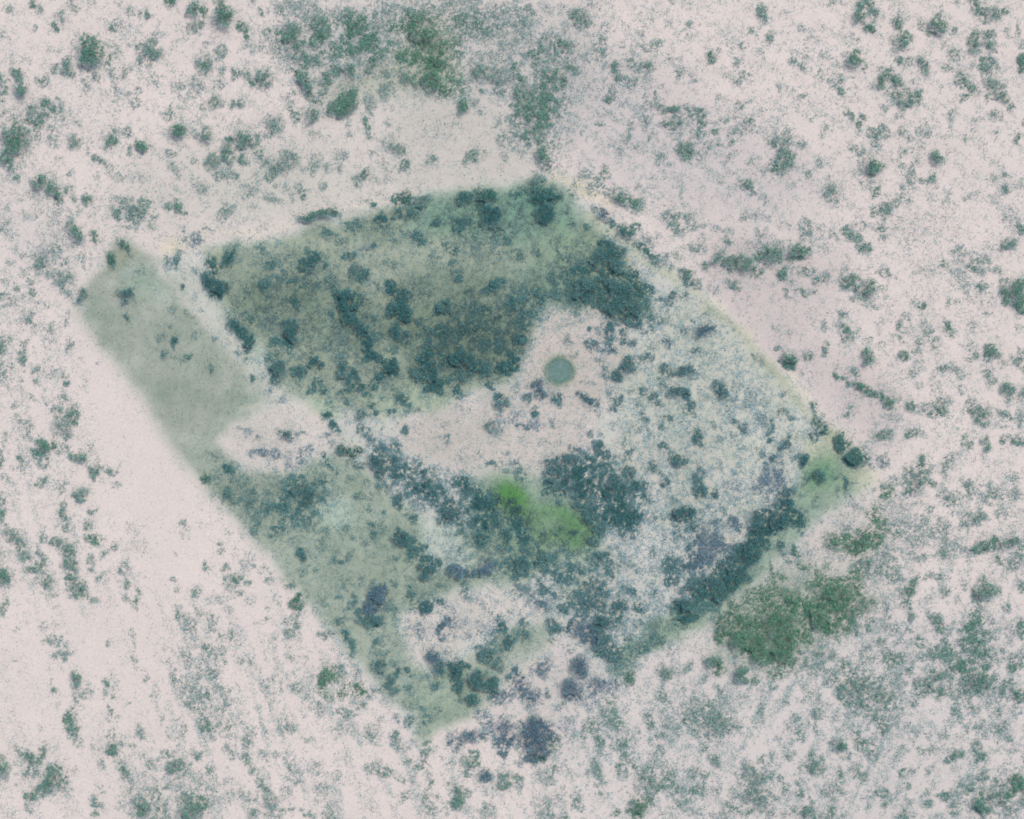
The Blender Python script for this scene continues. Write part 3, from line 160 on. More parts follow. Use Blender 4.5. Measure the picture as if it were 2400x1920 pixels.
20 3 5 3 0 6.5;13 14 5 3 0 5.5 b;20 11 5 5 0 4 b;36 12 4 4 0 5 b;3 6 5 6 0 4 b;28 26 6 4 0 3.5 b;41 28 3 4 0 3.5 b;10 27 6 5 0 1.5;54 15 8 4 0 2;66 19 4 3.5 0 5;75 20 3 2 0 4;51 32 3 3 0 5.5 b;56 34 4 4 0 6 b;64 32 3 3 0 4 b;86 1 4 2 0 6;73 2 3 4 0 3;71 27 4 3 0 5.5;73 33 5 6 0 7;77 39 6 5 0 6.5;87 13 6 4 0 3.5;96 26 4 6 0 4.5;98 38 8 3.5 -60 5.5;105 17 5 5 0 4;111 7 6 3 75 6;116 20 6 3 50 4.5;132 7 5 4 -60 5.5;126 15 4 3 -40 5.5;140 10 3 2 0 3;147 1 6 2 0 6;151 4 3 3 0 5;147 10 3 2 0 3.5;154 20 4 6 0 6.5;158 28 4 3 30 5.5;145 20 2 5 0 3;170 12 4 3 30 5;172 26 8 5 -50 3.5;188 8 5 3 20 5.5;195 15 6 5 10 6;186 22 5 4 -50 3.5;175 2 3 4 0 3;210 8 4 5 0 4.5;214 18 3 5 0 5.5;210 37 5 5 -40 4.5;190 33 3 3 0 3;129 33 7 5 20 6.5;142 40 7 5 20 7;136 36 4 3 0 5;118 48 5 5 20 6;124 53 4 3 0 4.5;129 60 5 5 20 6.5;135 54 5 4 0 3;131 70 5 8 0 2.5;137 76 4 4 0 4.5;160 50 4 8 10 5;155 60 6 8 0 6;157 70 6 8 0 6.5;152 58 8 4 0 3.5;170 71 4 4 20 6.5;177 49 3 4 0 5;190 50 6 4 0 3;188 66 10 6 -70 3.5 b;162 80 8 4 0 3.5;178 84 5 3 0 4;190 82 8 8 0 2;198 78 8 4 -60 3;145 86 8 6 0 8;150 90 8 6 0 7;138 90 6 6 0 6;140 98 6 4 0 5;120 92 8 3 -20 4.5;126 105 4 6 0 4;120 122 4 6 0 5;188 92 5 5 0 6.5 b;192 97 4 4 0 6 b;182 97 5 5 0 5 b;172 96 6 6 0 5 b;165 98 6 6 0 4.5 b;168 108 10 8 0 6 b;160 115 8 8 0 5.5 b;175 112 8 8 0 5.5 b;165 122 10 8 0 6 b;150 125 8 6 0 6 b;155 132 8 6 0 6 b;145 130 5 5 0 6;135 128 6 8 0 6;133 122 4 4 0 5;140 135 6 6 0 5.5;133 145 6 6 0 6;137 147 6 5 0 6;120 155 3 4 0 5.5;106 136 4 4 0 4;115 138 8 4 0 2.5;210 92 8 8 0 7.5;215 100 6 8 0 8;205 105 8 8 0 7.5;200 112 12 8 -30 8;210 112 8 8 0 7.5;190 117 10 8 -20 7.5;200 122 10 8 -30 8;185 128 10 8 -20 7;190 135 10 8 -30 8;178 138 10 8 0 7;185 145 8 6 -30 8.5;170 145 10 8 0 7.5;160 148 10 8 0 7;175 155 8 8 -30 7.5;160 158 10 8 0 7.5;150 152 8 6 0 7;148 163 12 7 0 7.5;140 167 10 6 0 7;160 168 10 5 0 6;172 165 6 6 0 6;212 60 10 5 -60 5 b;208 68 5 6 0 4.5 b;213 48 4 5 0 5 b;215 78 3 8 0 4.5 b;214 88 4 5 0 7;35 45 8 5 0 7;48 45 12 6 0 6.5;58 46 5 4 0 6;40 55 12 8 0 6.5;33 62 8 6 0 6.5;30 68 5 4 0 7;45 65 10 8 0 6;42 72 6 5 0 6.5;55 60 8 8 0 5;60 70 12 10 0 6.5;70 60 8 8 0 6;73 68 10 8 0 6.5;85 60 8 8 0 7.5;85 70 10 8 0 7.5;88 78 8 8 0 7;95 70 8 8 0 6.5;97 55 5 6 0 7;75 48 8 4 0 5;85 47 6 4 0 5.5;100 60 4 5 0 5.5;112 63 4 4 0 6;108 70 5 6 0 5;112 76 6 5 0 5.5;100 80 6 6 0 6;101 87 4 5 0 6.5;62 80 10 8 0 6.5;75 80 8 6 0 6.5;65 90 10 6 0 6.5;78 90 10 7 0 6;70 99 8 6 0 6.5;85 98 4 4 0 5;70 107 8 5 0 6.5;70 115 5 4 0 5.5;93 98 5 6 0 7;96 103 3 5 0 6.5;105 97 3 6 0 6;102 105 3 4 0 5.5;40 80 2.5 4 0 6.5;52 105 4 4 0 6.5;38 103 5 6 0 4 g;8 56 5 5 0 6;5 50 6 4 0 5;12 62 4 4 0 4;2 45 5 3 0 5;3 85 5 8 0 6.5;3 98 5 8 0 4;10 105 4 8 0 6;12 118 4 5 0 6;26 105 6 4 0 4.5;20 120 6 6 0 6;27 127 6 8 0 6.5;10 130 9 8 0 7;5 125 6 6 0 5.5;20 132 5 5 0 5;2 140 4 3 0 6;5 150 6 5 0 5;12 135 5 5 0 6;46 133 4 5 0 6.5;75 125 8 6 0 6.5;66 126 4 4 0 5;80 133 6 8 0 6;88 130 8 5 0 4.5;88 118 8 4 0 4;90 119 4 3 0 4.5;100 130 5 3 0 4.5;96 124 6 5 0 3;60 136 8 6 0 5;65 140 8 4 0 3.5;82 140 4 4 0 6;37 140 5 4 0 5.5;45 147 10 5 0 4.5;48 148 5 4 0 4;25 147 6 5 0 3;15 157 6 8 0 4.5;35 152 6 4 0 3;50 155 5 3 0 5 g;68 148 10 6 0 6;65 155 10 6 0 6;75 155 8 6 0 6;55 162 8 6 0 6;72 163 10 6 0 6.5;45 166 8 6 0 6.5;62 168 8 5 0 6;25 165 6 4 0 6 b;30 170 8 4 0 4.5;95 150 4 4 0 5;102 155 6 5 0 6;90 166 6 6 0 7;88 170 8 4 0 6;105 167 5 5 0 6.5;115 148 5 3 0 2.5;205 150 8 6 0 4 g;200 160 8 6 0 5 g;212 160 6 8 0 5.5 g;190 165 6 6 0 4.5 g;207 168 8 5 0 5.5 g
@1800 960
13 5 8 4 10 5.5;20 8 4 3 20 5.5;2 14 3 6 0 5.5;3 26 3 3 0 6.5;40 8 4 6 0 6;46 14 6 6 0 7;47 18 4 4 0 7;38 21 5 4 -30 6;48 4 3 3 0 4;62 28 5 8 0 9;62 21 3 4 0 6;69 27 3 4 0 6;74 42 9 8 -20 9.3;70 46 6 5 0 9;16 28 9 3.5 -60 6.5;6 41 4 4.5 0 7;13 45 5 8 0 4 b;31 43 4 6 0 8;25 38 4 4 0 5;43 57 5 5 0 7.5;32 60 4 5 0 5;57 57 5 4 0 3.5;67 63 3 5 0 7;73 61 3 2 0 4.5;88 68 3 3 0 5;80 67 3 2 0 2.5;86 47 2.5 3 0 4 b;97 47 5 6 0 5.5 b;95 42 5 5 0 4;88 35 2 3 0 3;58 70 4 4 0 3;70 74 5 4 0 4 b;73 80 5 4 0 3 b;30 72 4 3 0 4;40 80 4 6 0 4.5;10 50 10 5 -70 5 b;5 60 6 10 0 4.5 b;12 60 5 8 0 5 b;15 70 8 8 0 6.5;18 78 8 8 0 8;20 88 10 8 0 8;10 92 12 10 0 8;28 92 6 6 0 8;25 98 8 4 0 7.5;5 100 8 6 0 7;10 82 8 6 0 6.5;28 105 4 3 0 5;10 114 5 5 0 6;13 120 4 4 0 5.5;22 118 4.5 5 0 7.5;1 133 4 6 0 6;5 140 8 6 0 5.5 g;12 143 4 4 0 5 g;35 117 8 5 0 2.5;45 94 4 3 0 3;68 3 3 3.5 0 6;106 5 5 5 0 4.5;140 4 6 4 -20 7;145 3 6 4 0 6.5;135 6 3 2 0 5.5;129 2 4 3 0 4;120 1 5 1.5 0 4;96 21 6 4 -40 6;103 19 4 5 0 5.5;121 21 5 4 0 6;126 19 4 3 0 6;116 20 2 2 0 4;166 25 3.5 6 0 6;171 30 4 5 20 5;162 15 3 2 0 4;169 17 5 3 0 2;180 5 7 8 0 6.5;183 12 5 5 0 5.5;172 1 4 3 0 5;198 5 6 5 0 5;203 6 3 3 0 5.5;199 14 3 3 0 4;191 13 3 3 0 3;212 8 4 10 0 3.5;184 30 5 6.5 0 7;181 40 3 3 0 2;203 27 5 4 0 6.5;212 27 6 4 0 6;155 40 5 5 -40 4.5;149 46 6 4 -60 5;188 47 5 5 -45 2;116 50 4 3.5 0 6;112 58 3 5 0 5;118 61 3.5 9 0 6;118 68 4 4 0 5.5;128 48 4 7 0 7;126 58 4.5 12 0 7;134 53 3.5 8 0 5;138 50 3 4 0 5;140 62 5 4 0 5.5;134 62 4 5 0 4.5;105 60 3 5 0 3.5;102 66 6 5 0 5.5;100 72 5 5 0 6 g;110 70 6 6 0 3;98 85 6 6 0 3.5;108 85 10 8 0 3;118 78 8 5 0 3;135 85 4 5 0 5;132 92 5 6 0 5;115 95 14 8 0 3.5;90 90 5 6 0 5.5 g;97 96 4 5 0 6 g;80 88 3 2 0 4 g;83 107 8 7 0 8 g;78 115 9 8 0 7.5 g;92 107 8 5 0 6.5 g;90 115 6 5 0 5.5 g;70 108 5 5 0 6 g;58 112 8 6 0 5 g;68 120 4 5 0 5 g;65 113 8 6 0 4 g;108 105 6 6 0 5.5;120 100 10 8 0 4;125 108 10 6 0 4;135 100 10 8 0 4;145 105 10 8 0 4.5;150 97 6 4 0 4.5;154 88 3 4 0 4;120 115 10 6 0 3;145 120 6 5 0 5;130 123 6 4 0 4.5;155 112 10 8 0 3.5;165 118 10 8 0 3;150 70 6 4 0 4.5;157 76 8 5 0 5;150 80 5 5 0 5.5;160 72 6 5 -30 4.5;143 76 4 5 0 3;168 62 6 6 0 4.5;172 66 7 6 0 5;180 73 4 4 0 3.5;190 72 6 4 -50 5.5;186 78 3 3 0 4;199 72 3 6 0 4;210 72 5 6 0 4;207 58 3 6 0 4;187 63 2.5 3 0 4;195 86 5 5 0 4;203 87 4 5 0 3;211 86 4 5 0 2;177 92 6 6 0 6;170 86 4 3 0 4.5;179 96 3 3 0 5;164 90 4 5 0 3;167 98 4 4 0 4.5;182 115 8 5 -15 7.5;180 120 7 4 0 6.5;192 112 8 4.5 -20 7;203 111 8 5 -15 7;210 110 4 3 -20 5.5;190 118 6 3 0 5;197 128 6 4 20 5.5;206 133 5 4 40 5;212 128 5 6 0 4.5;213 118 4 5 0 5.5;214 148 4 5 0 5.5;120 143 6 5 -60 7.5;119 150 5 5 0 8;128 138 6 2 0 5.5;137 137 4 3 0 4.5;143 139 4 3 0 5.5;146 144 2.5 2.5 0 3;100 128 10 8 0 4;95 135 8 7 0 5;103 137 6 8 0 5;105 142 6 4 0 4.5;82 128 5 10 0 5.5;77 137 8 8 0 4;109 155 6 4 30 4;115 162 6 5 50 5.5;120 168 4 5 0 5.5;96 166 6 4 0 4.5;85 150 8 10 0 2;28 132 8 4 20 6.5 g;18 128 4 3 0 5;38 130 4 3 0 4 g;50 131 3 4 0 4.5 g;42 137 6 5 0 4 g;45 145 10 6 0 6 g;60 145 8 6 0 7 g;55 153 12 8 0 8 g;65 155 10 8 0 7 g;35 148 8 5 0 5.5 g;20 157 8 6 0 5.5 g;28 160 8 6 0 6 g;5 155 8 6 0 5.5 g;5 165 6 6 0 5.5 g;18 168 6 5 0 7 g;38 165 10 6 0 5 g;55 165 12 6 0 6.5 g;70 168 10 6 0 6 g;75 150 6 8 0 6 g;80 160 8 8 0 5 g;72 140 6 6 0 5.5 g;150 154 5 4 -60 6;148 157 3 3 0 4;137 158 3 2 0 3;184 152 8 7 20 7.5;178 155 5 5 0 6.5;181 143 4 3 0 5;194 154 3 3 0 5;174 160 3 2 0 5;168 148 4 4 0 4;180 164 4 4 0 4.5;160 161 3 3 0 4.5;166 166 3 2 40 3.5;175 170 6 3 0 6;200 166 4 4 0 5;137 171 5 2 0 5;212 166 3 2 0 3
@0 1440
37 10 4 4 0 3;46 11 5 3 0 2.5;42 21 5 4 20 5;53 22 6 5 20 4.5;52 33 7 6 0 4.5;60 30 5 5 0 3;48 28 3 3 0 3;14 12 3 3 0 3;6 40 2 2 0 4.5;12 38 2 1.5 0 3;4 30 2 2 0 1.5;17 49 2.5 2 0 2.5;91 25 2.5 2 20 5;110 16 7 2.5 75 3.5;112 27 5 2 80 3.5;114 36 3.5 4 0 5;117 44 4 2 30 3;122 54 3 4 20 5;122 47 2 2 0 3.5;65 53 6.5 7 0 7;65 44 3 1.5 0 2;64 68 4 5 0 4.5;71 67 4 5 0 4.5;65 76 3 3 0 5;74 60 2 4 0 2.5;60 80 3 3 0 5;59 87 4 6 0 7;60 94 5 8 0 6.5;66 88 3 6 0 4.5;64 100 4 6 0 6;65 108 5 4 0 4;46 64 2.5 4 0 5.5;43 52 2 8 0 2;48 75 4 6 0 2;41 45 2 3 0 2;89 59 5 5 0 7;85 65 5 4 45 4.5;86 70 2 2 0 5;94 49 4 2 60 4.5;99 57 2.5 3 0 3;97 65 2 6 0 4.5;96 70 2 2 0 5.5;111 74 2.5 2 0 5;91 81 5 2 70 5;95 85 5 3.5 70 6;90 88 3 3 0 3.5;94 100 6 5 0 4.5;95 106 5 4 0 4;96 112 6 6 0 7;97 117 5 3 0 6;103 125 5 6 0 4.5;104 132 4.5 5 0 7.5;99 127 3 4 0 2.5;109 140 4 5 0 3.5;80 106 4 5 0 3;86 127 3 4 0 4;80 113 4 2 0 3;83 144 4 5 0 3;88 149 2 2 0 3;80 158 6 3.5 60 6;86 161 3 2.5 0 4;80 168 3.5 3 0 6;102 161 6 5 -30 3;66 130 2 5 0 3.5;35 95 2 3 0 2.5;15 112 3 4 0 4.5;18 117 4 4 0 5;14 123 2.5 2 0 4;37 112 5 7 0 6.5;26 120 5 4.5 0 7;33 121 4 6 0 6.5;2 128 6 9 0 7.5;1 119 3 3 0 6;28 132 7 6 0 5;25 130 3 3 0 6;45 126 4 3 0 4.5;46 131 8 5 0 6.5;47 138 10 8 0 7.5;55 138 6 5 0 7.5;38 144 8 6 0 6.5;33 148 8 5 0 5.5;57 146 6 5 0 4;26 151 5.5 5 0 7;26 162 3.5 3 0 6;14 134 3 2 0 4.5;14 142 2 1.5 0 3;9 168 3 3 0 4;60 153 2 3 0 2.5;130 66 3 8 -10 3.5;134 80 6 2 75 3.5;136 86 3 4 0 4.5;131 60 2 3 0 3;136 93 3 2 0 2;137 38 5 3 60 2.5;144 50 6 3 80 4.5;115 98 3 5 0 4.5;117 105 5 4 0 4;111 112 3 2 0 5;106 105 5 4 0 2;143 104 3 3 0 5;141 97 2 3 0 3;156 96 3 4 0 4;154 101 2 3 0 4.5;152 88 4 3 0 2;151 3 5 4 40 5.5;160 8 6 8 0 4.5;165 18 4 5 0 3;178 8 5 10 0 4;186 20 4 5 0 4;173 28 5 4 40 5.5;180 33 8 4 30 4.5;195 18 4 6 0 5;200 26 3 4 0 3;187 30 4 4 0 3.5;158 35 5 5 0 4.5;165 45 12 12 0 2.5;175 40 10 8 0 3;182 48 6 5 0 5;190 40 3 3 20 5;203 39 3 4 0 4;210 41 3 2.5 0 5.5;150 55 6 6 0 4;158 62 10 8 0 4;168 52 6 6 0 3.5;170 68 6 6 0 4;176 68 6 4 70 6;160 74 6 5 0 5;165 80 5 5 45 5.5;183 60 5 4 0 4.5;190 66 6 5 0 4;190 74 6 5 0 4;186 82 4 8 10 5;180 90 4 5 0 3;170 86 5 4 0 5;174 95 6 6 20 6;185 95 8 6 0 4.5;193 93 6 5 0 5;180 100 8 5 0 4;195 103 6 3 0 4;213 98 4 5 0 5;208 108 6 5 0 5;194 113 5 5 0 5;195 122 2.5 2 0 4.5;206 125 7 6 0 6;213 135 4 6 0 4.5;165 121 5 4 -40 6.5;160 115 5 4 0 3;140 119 4 4 0 5;146 119 3 3 0 4;148 128 6 6 20 7;153 132 6 6 0 5;126 127 4 4 0 5;133 124 5 2 0 3.5;119 119 3 3 0 4;120 135 8 4 0 2;178 133 5 4 0 5;176 138 3 3 0 3;160 130 4 5 0 4;168 140 6 6 0 3.5;192 140 3 3 0 3.5;197 149 2.5 3 0 5.5;204 150 5 6 0 4;211 156 5 5 0 4.5;190 155 6 6 0 2.5;112 148 8 8 0 4;130 147 5 5 0 6;140 145 4 3 0 5;128 154 8 6 0 5;120 160 8 8 0 6;118 164 5 4 0 7;135 162 8 6 0 5;130 171 12 4 0 5;143 170 6 5 0 4.5;153 145 8 10 0 3.5;158 155 10 10 0 4.5;162 165 10 8 0 7;168 160 6 8 0 6.5;155 168 6 6 0 4.5;175 160 6 8 0 3;180 150 4 4 0 3;212 168 4 5 0 5
@600 1440
11 4 2.5 2.5 0 5.5;30 5 7 5 0 4.5;35 10 4 3 -20 6;30 16 5 5 -30 5;17 21 3 4 0 4;5 9 5 4 0 2;56 18 3.5 3 0 6;64 17 4 3 0 4.5;74 5 8 4 0 5.5;56 8 4 4 0 3;77 18 5 5 0 7.5;81 26 3.5 6 0 6.5;82 33 4 3 0 5.5;98 3 10 6 0 7;103 7 6 4 0 6;96 14 5 5 0 4;119 11 3 4 0 5;109 17 4 3 0 3.5;101 24 3 4 0 6;118 2 6 4 0 4;105 30 6 8 0 4;98 32 4 4 0 3.5;104 44 5 5 40 6.5;115 41 8 3 0 4;118 49 7 4 -30 6.5;130 48 5 4 0 6.5;110 56 6 5 0 6.5;103 63 6 4 0 5.5;118 63 5 4 20 6;128 60 4 3 0 5;132 66 4 4 0 3;114 23 4 3 0 3;130 7 3 5 0 3 b;139 10 4 5 0 4.5 b;138 19 2.5 3 0 4 b;130 15 3 3 0 3 b;163 5 7 6 0 6 b;157 12 6 5 -60 7 b;156 18 5 4 0 6 b;168 10 6 5 0 4 b;165 17 4 3 0 3.5 b;174 8 3 5 0 3 b;190 10 8 5 0 2.5 b;205 6 5 5 0 5;207 12 5 7 0 7;200 20 8 6 0 5;213 24 5 7 0 7.5;187 17 5 4 0 4;178 18 4 4 0 3 b;198 28 8 6 0 5;187 28 4 3 0 5;148 35 6 6 0 7.5 b;154 45 6 8 0 7.5;160 31 4 3 0 4 b;163 38 6 3 0 4;168 42 7 6 0 8;176 44 5 4 0 7;168 52 6 6 0 7.5;172 60 6 6 0 7;150 61 5 4 0 6;141 53 6 3 0 4;195 34 8 6 0 6;204 42 6 5 0 6;190 52 8 8 0 7.5;198 56 8 8 0 7.5;200 65 7 7 0 7;196 68 4 5 0 6.5;183 70 5 5 10 7.5;172 71 4 3 0 4;205 72 6 5 0 5 b;212 68 6 6 0 5.5 b;214 52 3 3 0 6;130 76 8 6 0 3;127 91 4 5 0 5.5;138 82 5 4 0 5;143 89 5 5 0 5.5;137 97 3 4 0 4;150 83 5 4 0 3.5;168 83 2 2 0 5.5;186 84 3 4 0 4.5 b;194 88 6 8 -20 4.5 b;118 88 3 4 0 4 b;103 89 5 3 0 3.5;108 72 6 5 0 2.5;56 43 3 3 0 4;60 47 5 4 0 6.5 g;58 54 6 6 0 7.5 g;67 52 4 4 0 5.5 g;58 64 5 4 0 6 g;64 70 3 4 0 5 g;54 74 3 2.5 0 5;72 45 3 4 0 5;83 45 3 4 0 4;76 50 3 3 0 4;75 62 5 4.5 0 5.5 g;87 52 4 5 0 4.5;86 63 5 5 -30 6.5 g;91 66 5 3 30 7.5 g;95 70 4 3 0 5;82 72 6 4 0 3;72 68 4 4 0 3;89 78 5 3 0 5.5;45 70 5 3 0 3.5;35 61 6 5 0 4.5;29 36 3 4 0 4;15 53 3 4 0 4.5;16 38 3 2 0 1.5;47 50 3 4 0 3;54 33 3 4 0 2.5;70 38 3 4 0 2.5;6 57 4 6 0 3.5;12 66 5 5 0 3;14 76 3 6 0 4;52 82 6 5 0 4.5;75 82 8 5 0 5.5;78 87 5 3 0 5;83 86 4 2 0 3.5;75 95 7 6 0 3.5;24 90 5 5 0 3;28 97 7 6 0 5;15 99 3 3 0 4;97 100 8 8 0 4;98 108 6 5 0 4;115 100 4 5 0 6.5;118 107 5 5 0 4.5;124 113 6 5 0 4.5;144 108 4 3 0 5.5 g;145 116 6 5 0 6;140 126 5 5 -30 6;136 130 6 4 0 4.5;127 125 3 3 0 5;132 105 3 3 0 3;7 118 4 5 0 4;10 125 2 2 0 4;16 120 3 4 0 4;23 120 3 4 0 4;28 128 4 3.5 0 5;53 127 4 4 0 4.5;55 133 3 2 0 4.5;42 128 6 6 0 2;35 137 8 6 0 3.5;2 135 4 4 0 5;45 105 3 2.5 0 3;72 137 4 3 0 4;7 146 4 6 0 5.5;10 149 3 3 0 5;15 157 8 7 0 5;18 163 6 5 0 4;2 155 3 5 0 4.5;28 148 6 8 0 2.5;12 168 14 3 0 4.5;28 166 8 2 -10 4.5;55 147 8 6 0 4;50 157 3 4 0 3.5;63 160 4 4 0 3;57 165 2 2.5 0 5;63 168 6 5 0 5.5;44 167 7 3 0 4.5;95 130 4 4 0 4;102 127 4 4 0 4;98 134 6 3 0 3;111 131 5 4 0 5.5;117 135 4 3 0 4;122 139 3 2.5 0 5.5;132 140 3 4 0 3.5;144 137 4 3 70 5;147 144 3 4 0 5.5;145 148 4 3 -30 4.5;125 153 6 4 -20 5;121 159 3 2 0 4;143 159 4 5 0 5.5;151 155 4 2 0 4;147 164 6 3 0 4;165 143 3 3 0 5;172 150 7 8 0 6.5;173 159 6 6 0 7;178 152 4 5 0 5;168 158 4 4 0 5;195 165 7 5 0 4.5;160 167 5 4 0 3;150 170 5 2 0 4;183 101 9 6 -20 7 b;192 102 4 4 0 6.5 b;171 111 6 5 0 7 b;170 117 3 3 0 5 b;165 105 5 5 0 4 b;185 118 5 4 0 5.5;184 124 6 4 0 6.5;192 136 6 6 0 8 b;180 132 4 4 0 5;202 97 6 6 0 6 b;210 95 6 8 0 7 b;212 105 6 8 0 7.5 b;205 108 6 5 0 6 b;209 118 5 5 0 6.5 b;215 108 3 4 0 6 b;210 140 7 6 0 6.5;205 145 4 4 0 5;198 150 5 5 0 2.5;166 125 3 2 0 3.5
@1200 1440
10 8 4 4 0 6;12 18 6 4 0 5.5;1 22 3 4 0 6.5;5 17 4 6 0 5;35 10 6 6 0 6.5;48 8 8 6 0 7 b;60 10 10 8 0 7 b;60 3 8 4 0 6;80 5 12 6 0 7.5;90 3 5 5 0 7;70 15 10 8 0 7;65 22 8 6 0 7 b;75 25 12 8 0 7;82 28 8 6 0 7;85 35 10 6 0 6.5;75 32 8 6 0 6.5;97 20 4 3 -40 6;95 30 8 6 0 5;88 42 8 5 0 5.5;98 40 6 5 0 4.5;82 45 5 4 0 5;112 30 5 6 0 7;118 24 6 5 0 6;107 25 5 4 0 5;125 22 4 4 0 6;92 48 6 4 0 5;99 54 4 6 0 7.5 g;100 57 3 4 0 7 g;107 5 3 4 0 4;115 12 4 4 0 4.5;128 12 8 5 0 3.5;150 3 10 4 0 9;138 8 6 4 0 6;145 12 5 3 0 4.5;32 22 4 4 0 4 g;50 30 4 4 0 4 b;58 45 8 9 0 8 b;25 45 6 8 0 6 b;28 38 5 4 0 5 b;5 47 5 4 0 6.5 b;8 58 7 8 0 6.5 b;15 67 8 6 0 6 b;20 73 6 4 0 6 b;30 67 4 4 0 5.5 b;48 60 8 7 0 7 b;50 68 6 5 0 6.5 b;45 62 4 4 0 7;42 74 5 4 0 5.5;57 70 6 6 0 4 b;38 77 4 4 0 4 b;70 60 9 8 0 5 b;75 57 8 6 0 5.5 b;80 65 6 6 0 5 b;68 67 6 5 0 4.5 b;88 57 4 6 0 6 b;65 75 8 6 0 3 b;83 72 5 4 0 5.5 g;85 80 5 6 0 5.5;80 82 5 4 0 5;85 90 8 6 0 5.5;92 92 5 5 0 5;70 92 8 8 0 4.5;66 98 6 6 0 5.5;72 105 5 6 0 6.5;75 108 4 5 0 5.5;73 115 4 3 0 4.5;85 98 6 5 0 4.5;60 105 3 2 0 5;19 92 10 9 0 8 b;18 102 14 10 0 8.5 b;22 112 12 9 0 8 b;28 98 8 8 0 7.5 b;12 108 8 8 0 7.5 b;16 122 8 5 0 7.5 b;24 122 5 3 0 8 g;35 110 6 6 0 5 g;5 92 5 6 0 5 b;32 104 6 6 0 7 b;5 127 4 3 0 4 b;45 92 8 8 0 3.5 b;45 104 8 5 0 2.5;36 130 4 4 0 5.5;92 109 5 6 0 5.5;100 104 6 8 0 3;85 112 4 4 0 3;105 100 10 6 0 2.5;116 86 3.5 6 0 6;118 92 3 4 0 5.5;118 78 3 3 0 4;126 65 5 4 0 5;128 71 6 5 0 5.5;130 50 8 6 0 6;132 52 4 3 0 6.5;126 56 4 4 0 4;137 48 4 4 0 4;147 45 6 3 -70 5;138 40 4 3 0 3;146 63 3 3 0 4;157 62 2 2 0 4;170 40 8 7 0 7;171 46 6 7 0 8.5 g;172 60 4 3 0 6;163 55 3 3 0 4;175 65 3 3 0 4.5;193 48 6 7 0 7;197 54 4 3 0 6;206 55 4 5 0 6;188 42 3 3 0 4.5;180 10 10 12 0 6.5 g;175 18 6 8 0 7 g;190 5 14 8 0 6 g;195 20 12 12 0 7.5 g;205 10 10 10 0 6.5 g;205 25 10 10 0 7.5 g;208 35 8 8 0 7.5 g;200 30 8 6 0 7 g;215 45 3 4 0 5;194 68 5 4 0 3;210 65 3 6 0 3;135 85 12 8 0 3;148 78 10 8 0 3.5;155 75 6 6 0 5;150 85 10 6 0 4.5;160 80 8 6 0 5;170 78 8 6 0 5;165 88 10 8 0 5;175 90 8 8 0 5.5;170 98 8 6 0 5;148 95 6 5 0 6;155 103 5 4 0 6;138 92 8 8 0 4;130 95 6 10 0 4;125 100 4 3 0 5;118 105 4 5 0 4;140 103 6 4 0 3.5;160 95 5 4 0 4;185 98 5 5 0 5;190 97 4 6 0 5;210 80 4 5 0 6;213 88 3 3 0 5;126 113 5 6 0 4.5;120 118 6 6 0 3.5;95 118 5 6 0 5.5;93 125 4 6 0 6;103 128 4 4 0 6.5;95 132 6 6 0 4.5;125 128 12 4 0 4.5;115 132 8 6 0 5;118 142 10 8 0 5.5;122 148 6 5 0 6.5;110 140 6 6 0 4.5;133 140 6 6 0 5.5;130 133 6 4 0 5;140 148 4 4 0 5.5;138 138 5 5 0 4;165 115 5 4 0 5.5;170 124 5 5 0 6;163 110 3 3 0 4;155 133 8 3 20 5;163 138 4 6 0 5.5;152 137 3 4 0 5;157 150 8 5 0 6;160 148 4 5 0 5;145 158 6 6 0 5;150 160 5 5 0 4.5;170 150 5 4 0 5;180 160 6 5 0 5.5;185 162 4 4 0 5.5;190 148 8 8 0 4;195 140 8 8 0 4.5;200 130 8 8 0 5;207 135 8 8 0 5.5;210 122 5 5 0 4.5;205 150 10 8 0 5.5;210 160 8 8 0 5.5;195 165 10 6 0 5;175 168 10 5 0 4;160 168 8 4 0 3;30 135 8 8 0 3;33 140 6 6 0 4.5;25 138 5 5 0 4;50 135 8 8 0 2.5;70 127 5 6 0 5;72 135 5 6 0 5.5;73 143 5 5 0 5;76 150 3 3 0 4;65 132 4 5 0 4;3 140 4 6 0 5;55 157 5 6 0 5.5;60 150 5 4 0 4;58 163 4 4 0 4;30 160 8 6 0 4;28 170 10 4 0 5;40 152 6 4 0 3;43 171 5 2 0 6;107 160 6 7 0 7.5 g;105 168 5 4 0 7 g;98 166 4 4 0 6;88 166 3 2.5 0 7;115 156 4 4 0 6;118 160 3 2 0 5;97 151 3 2 0 3.5
@1800 1440
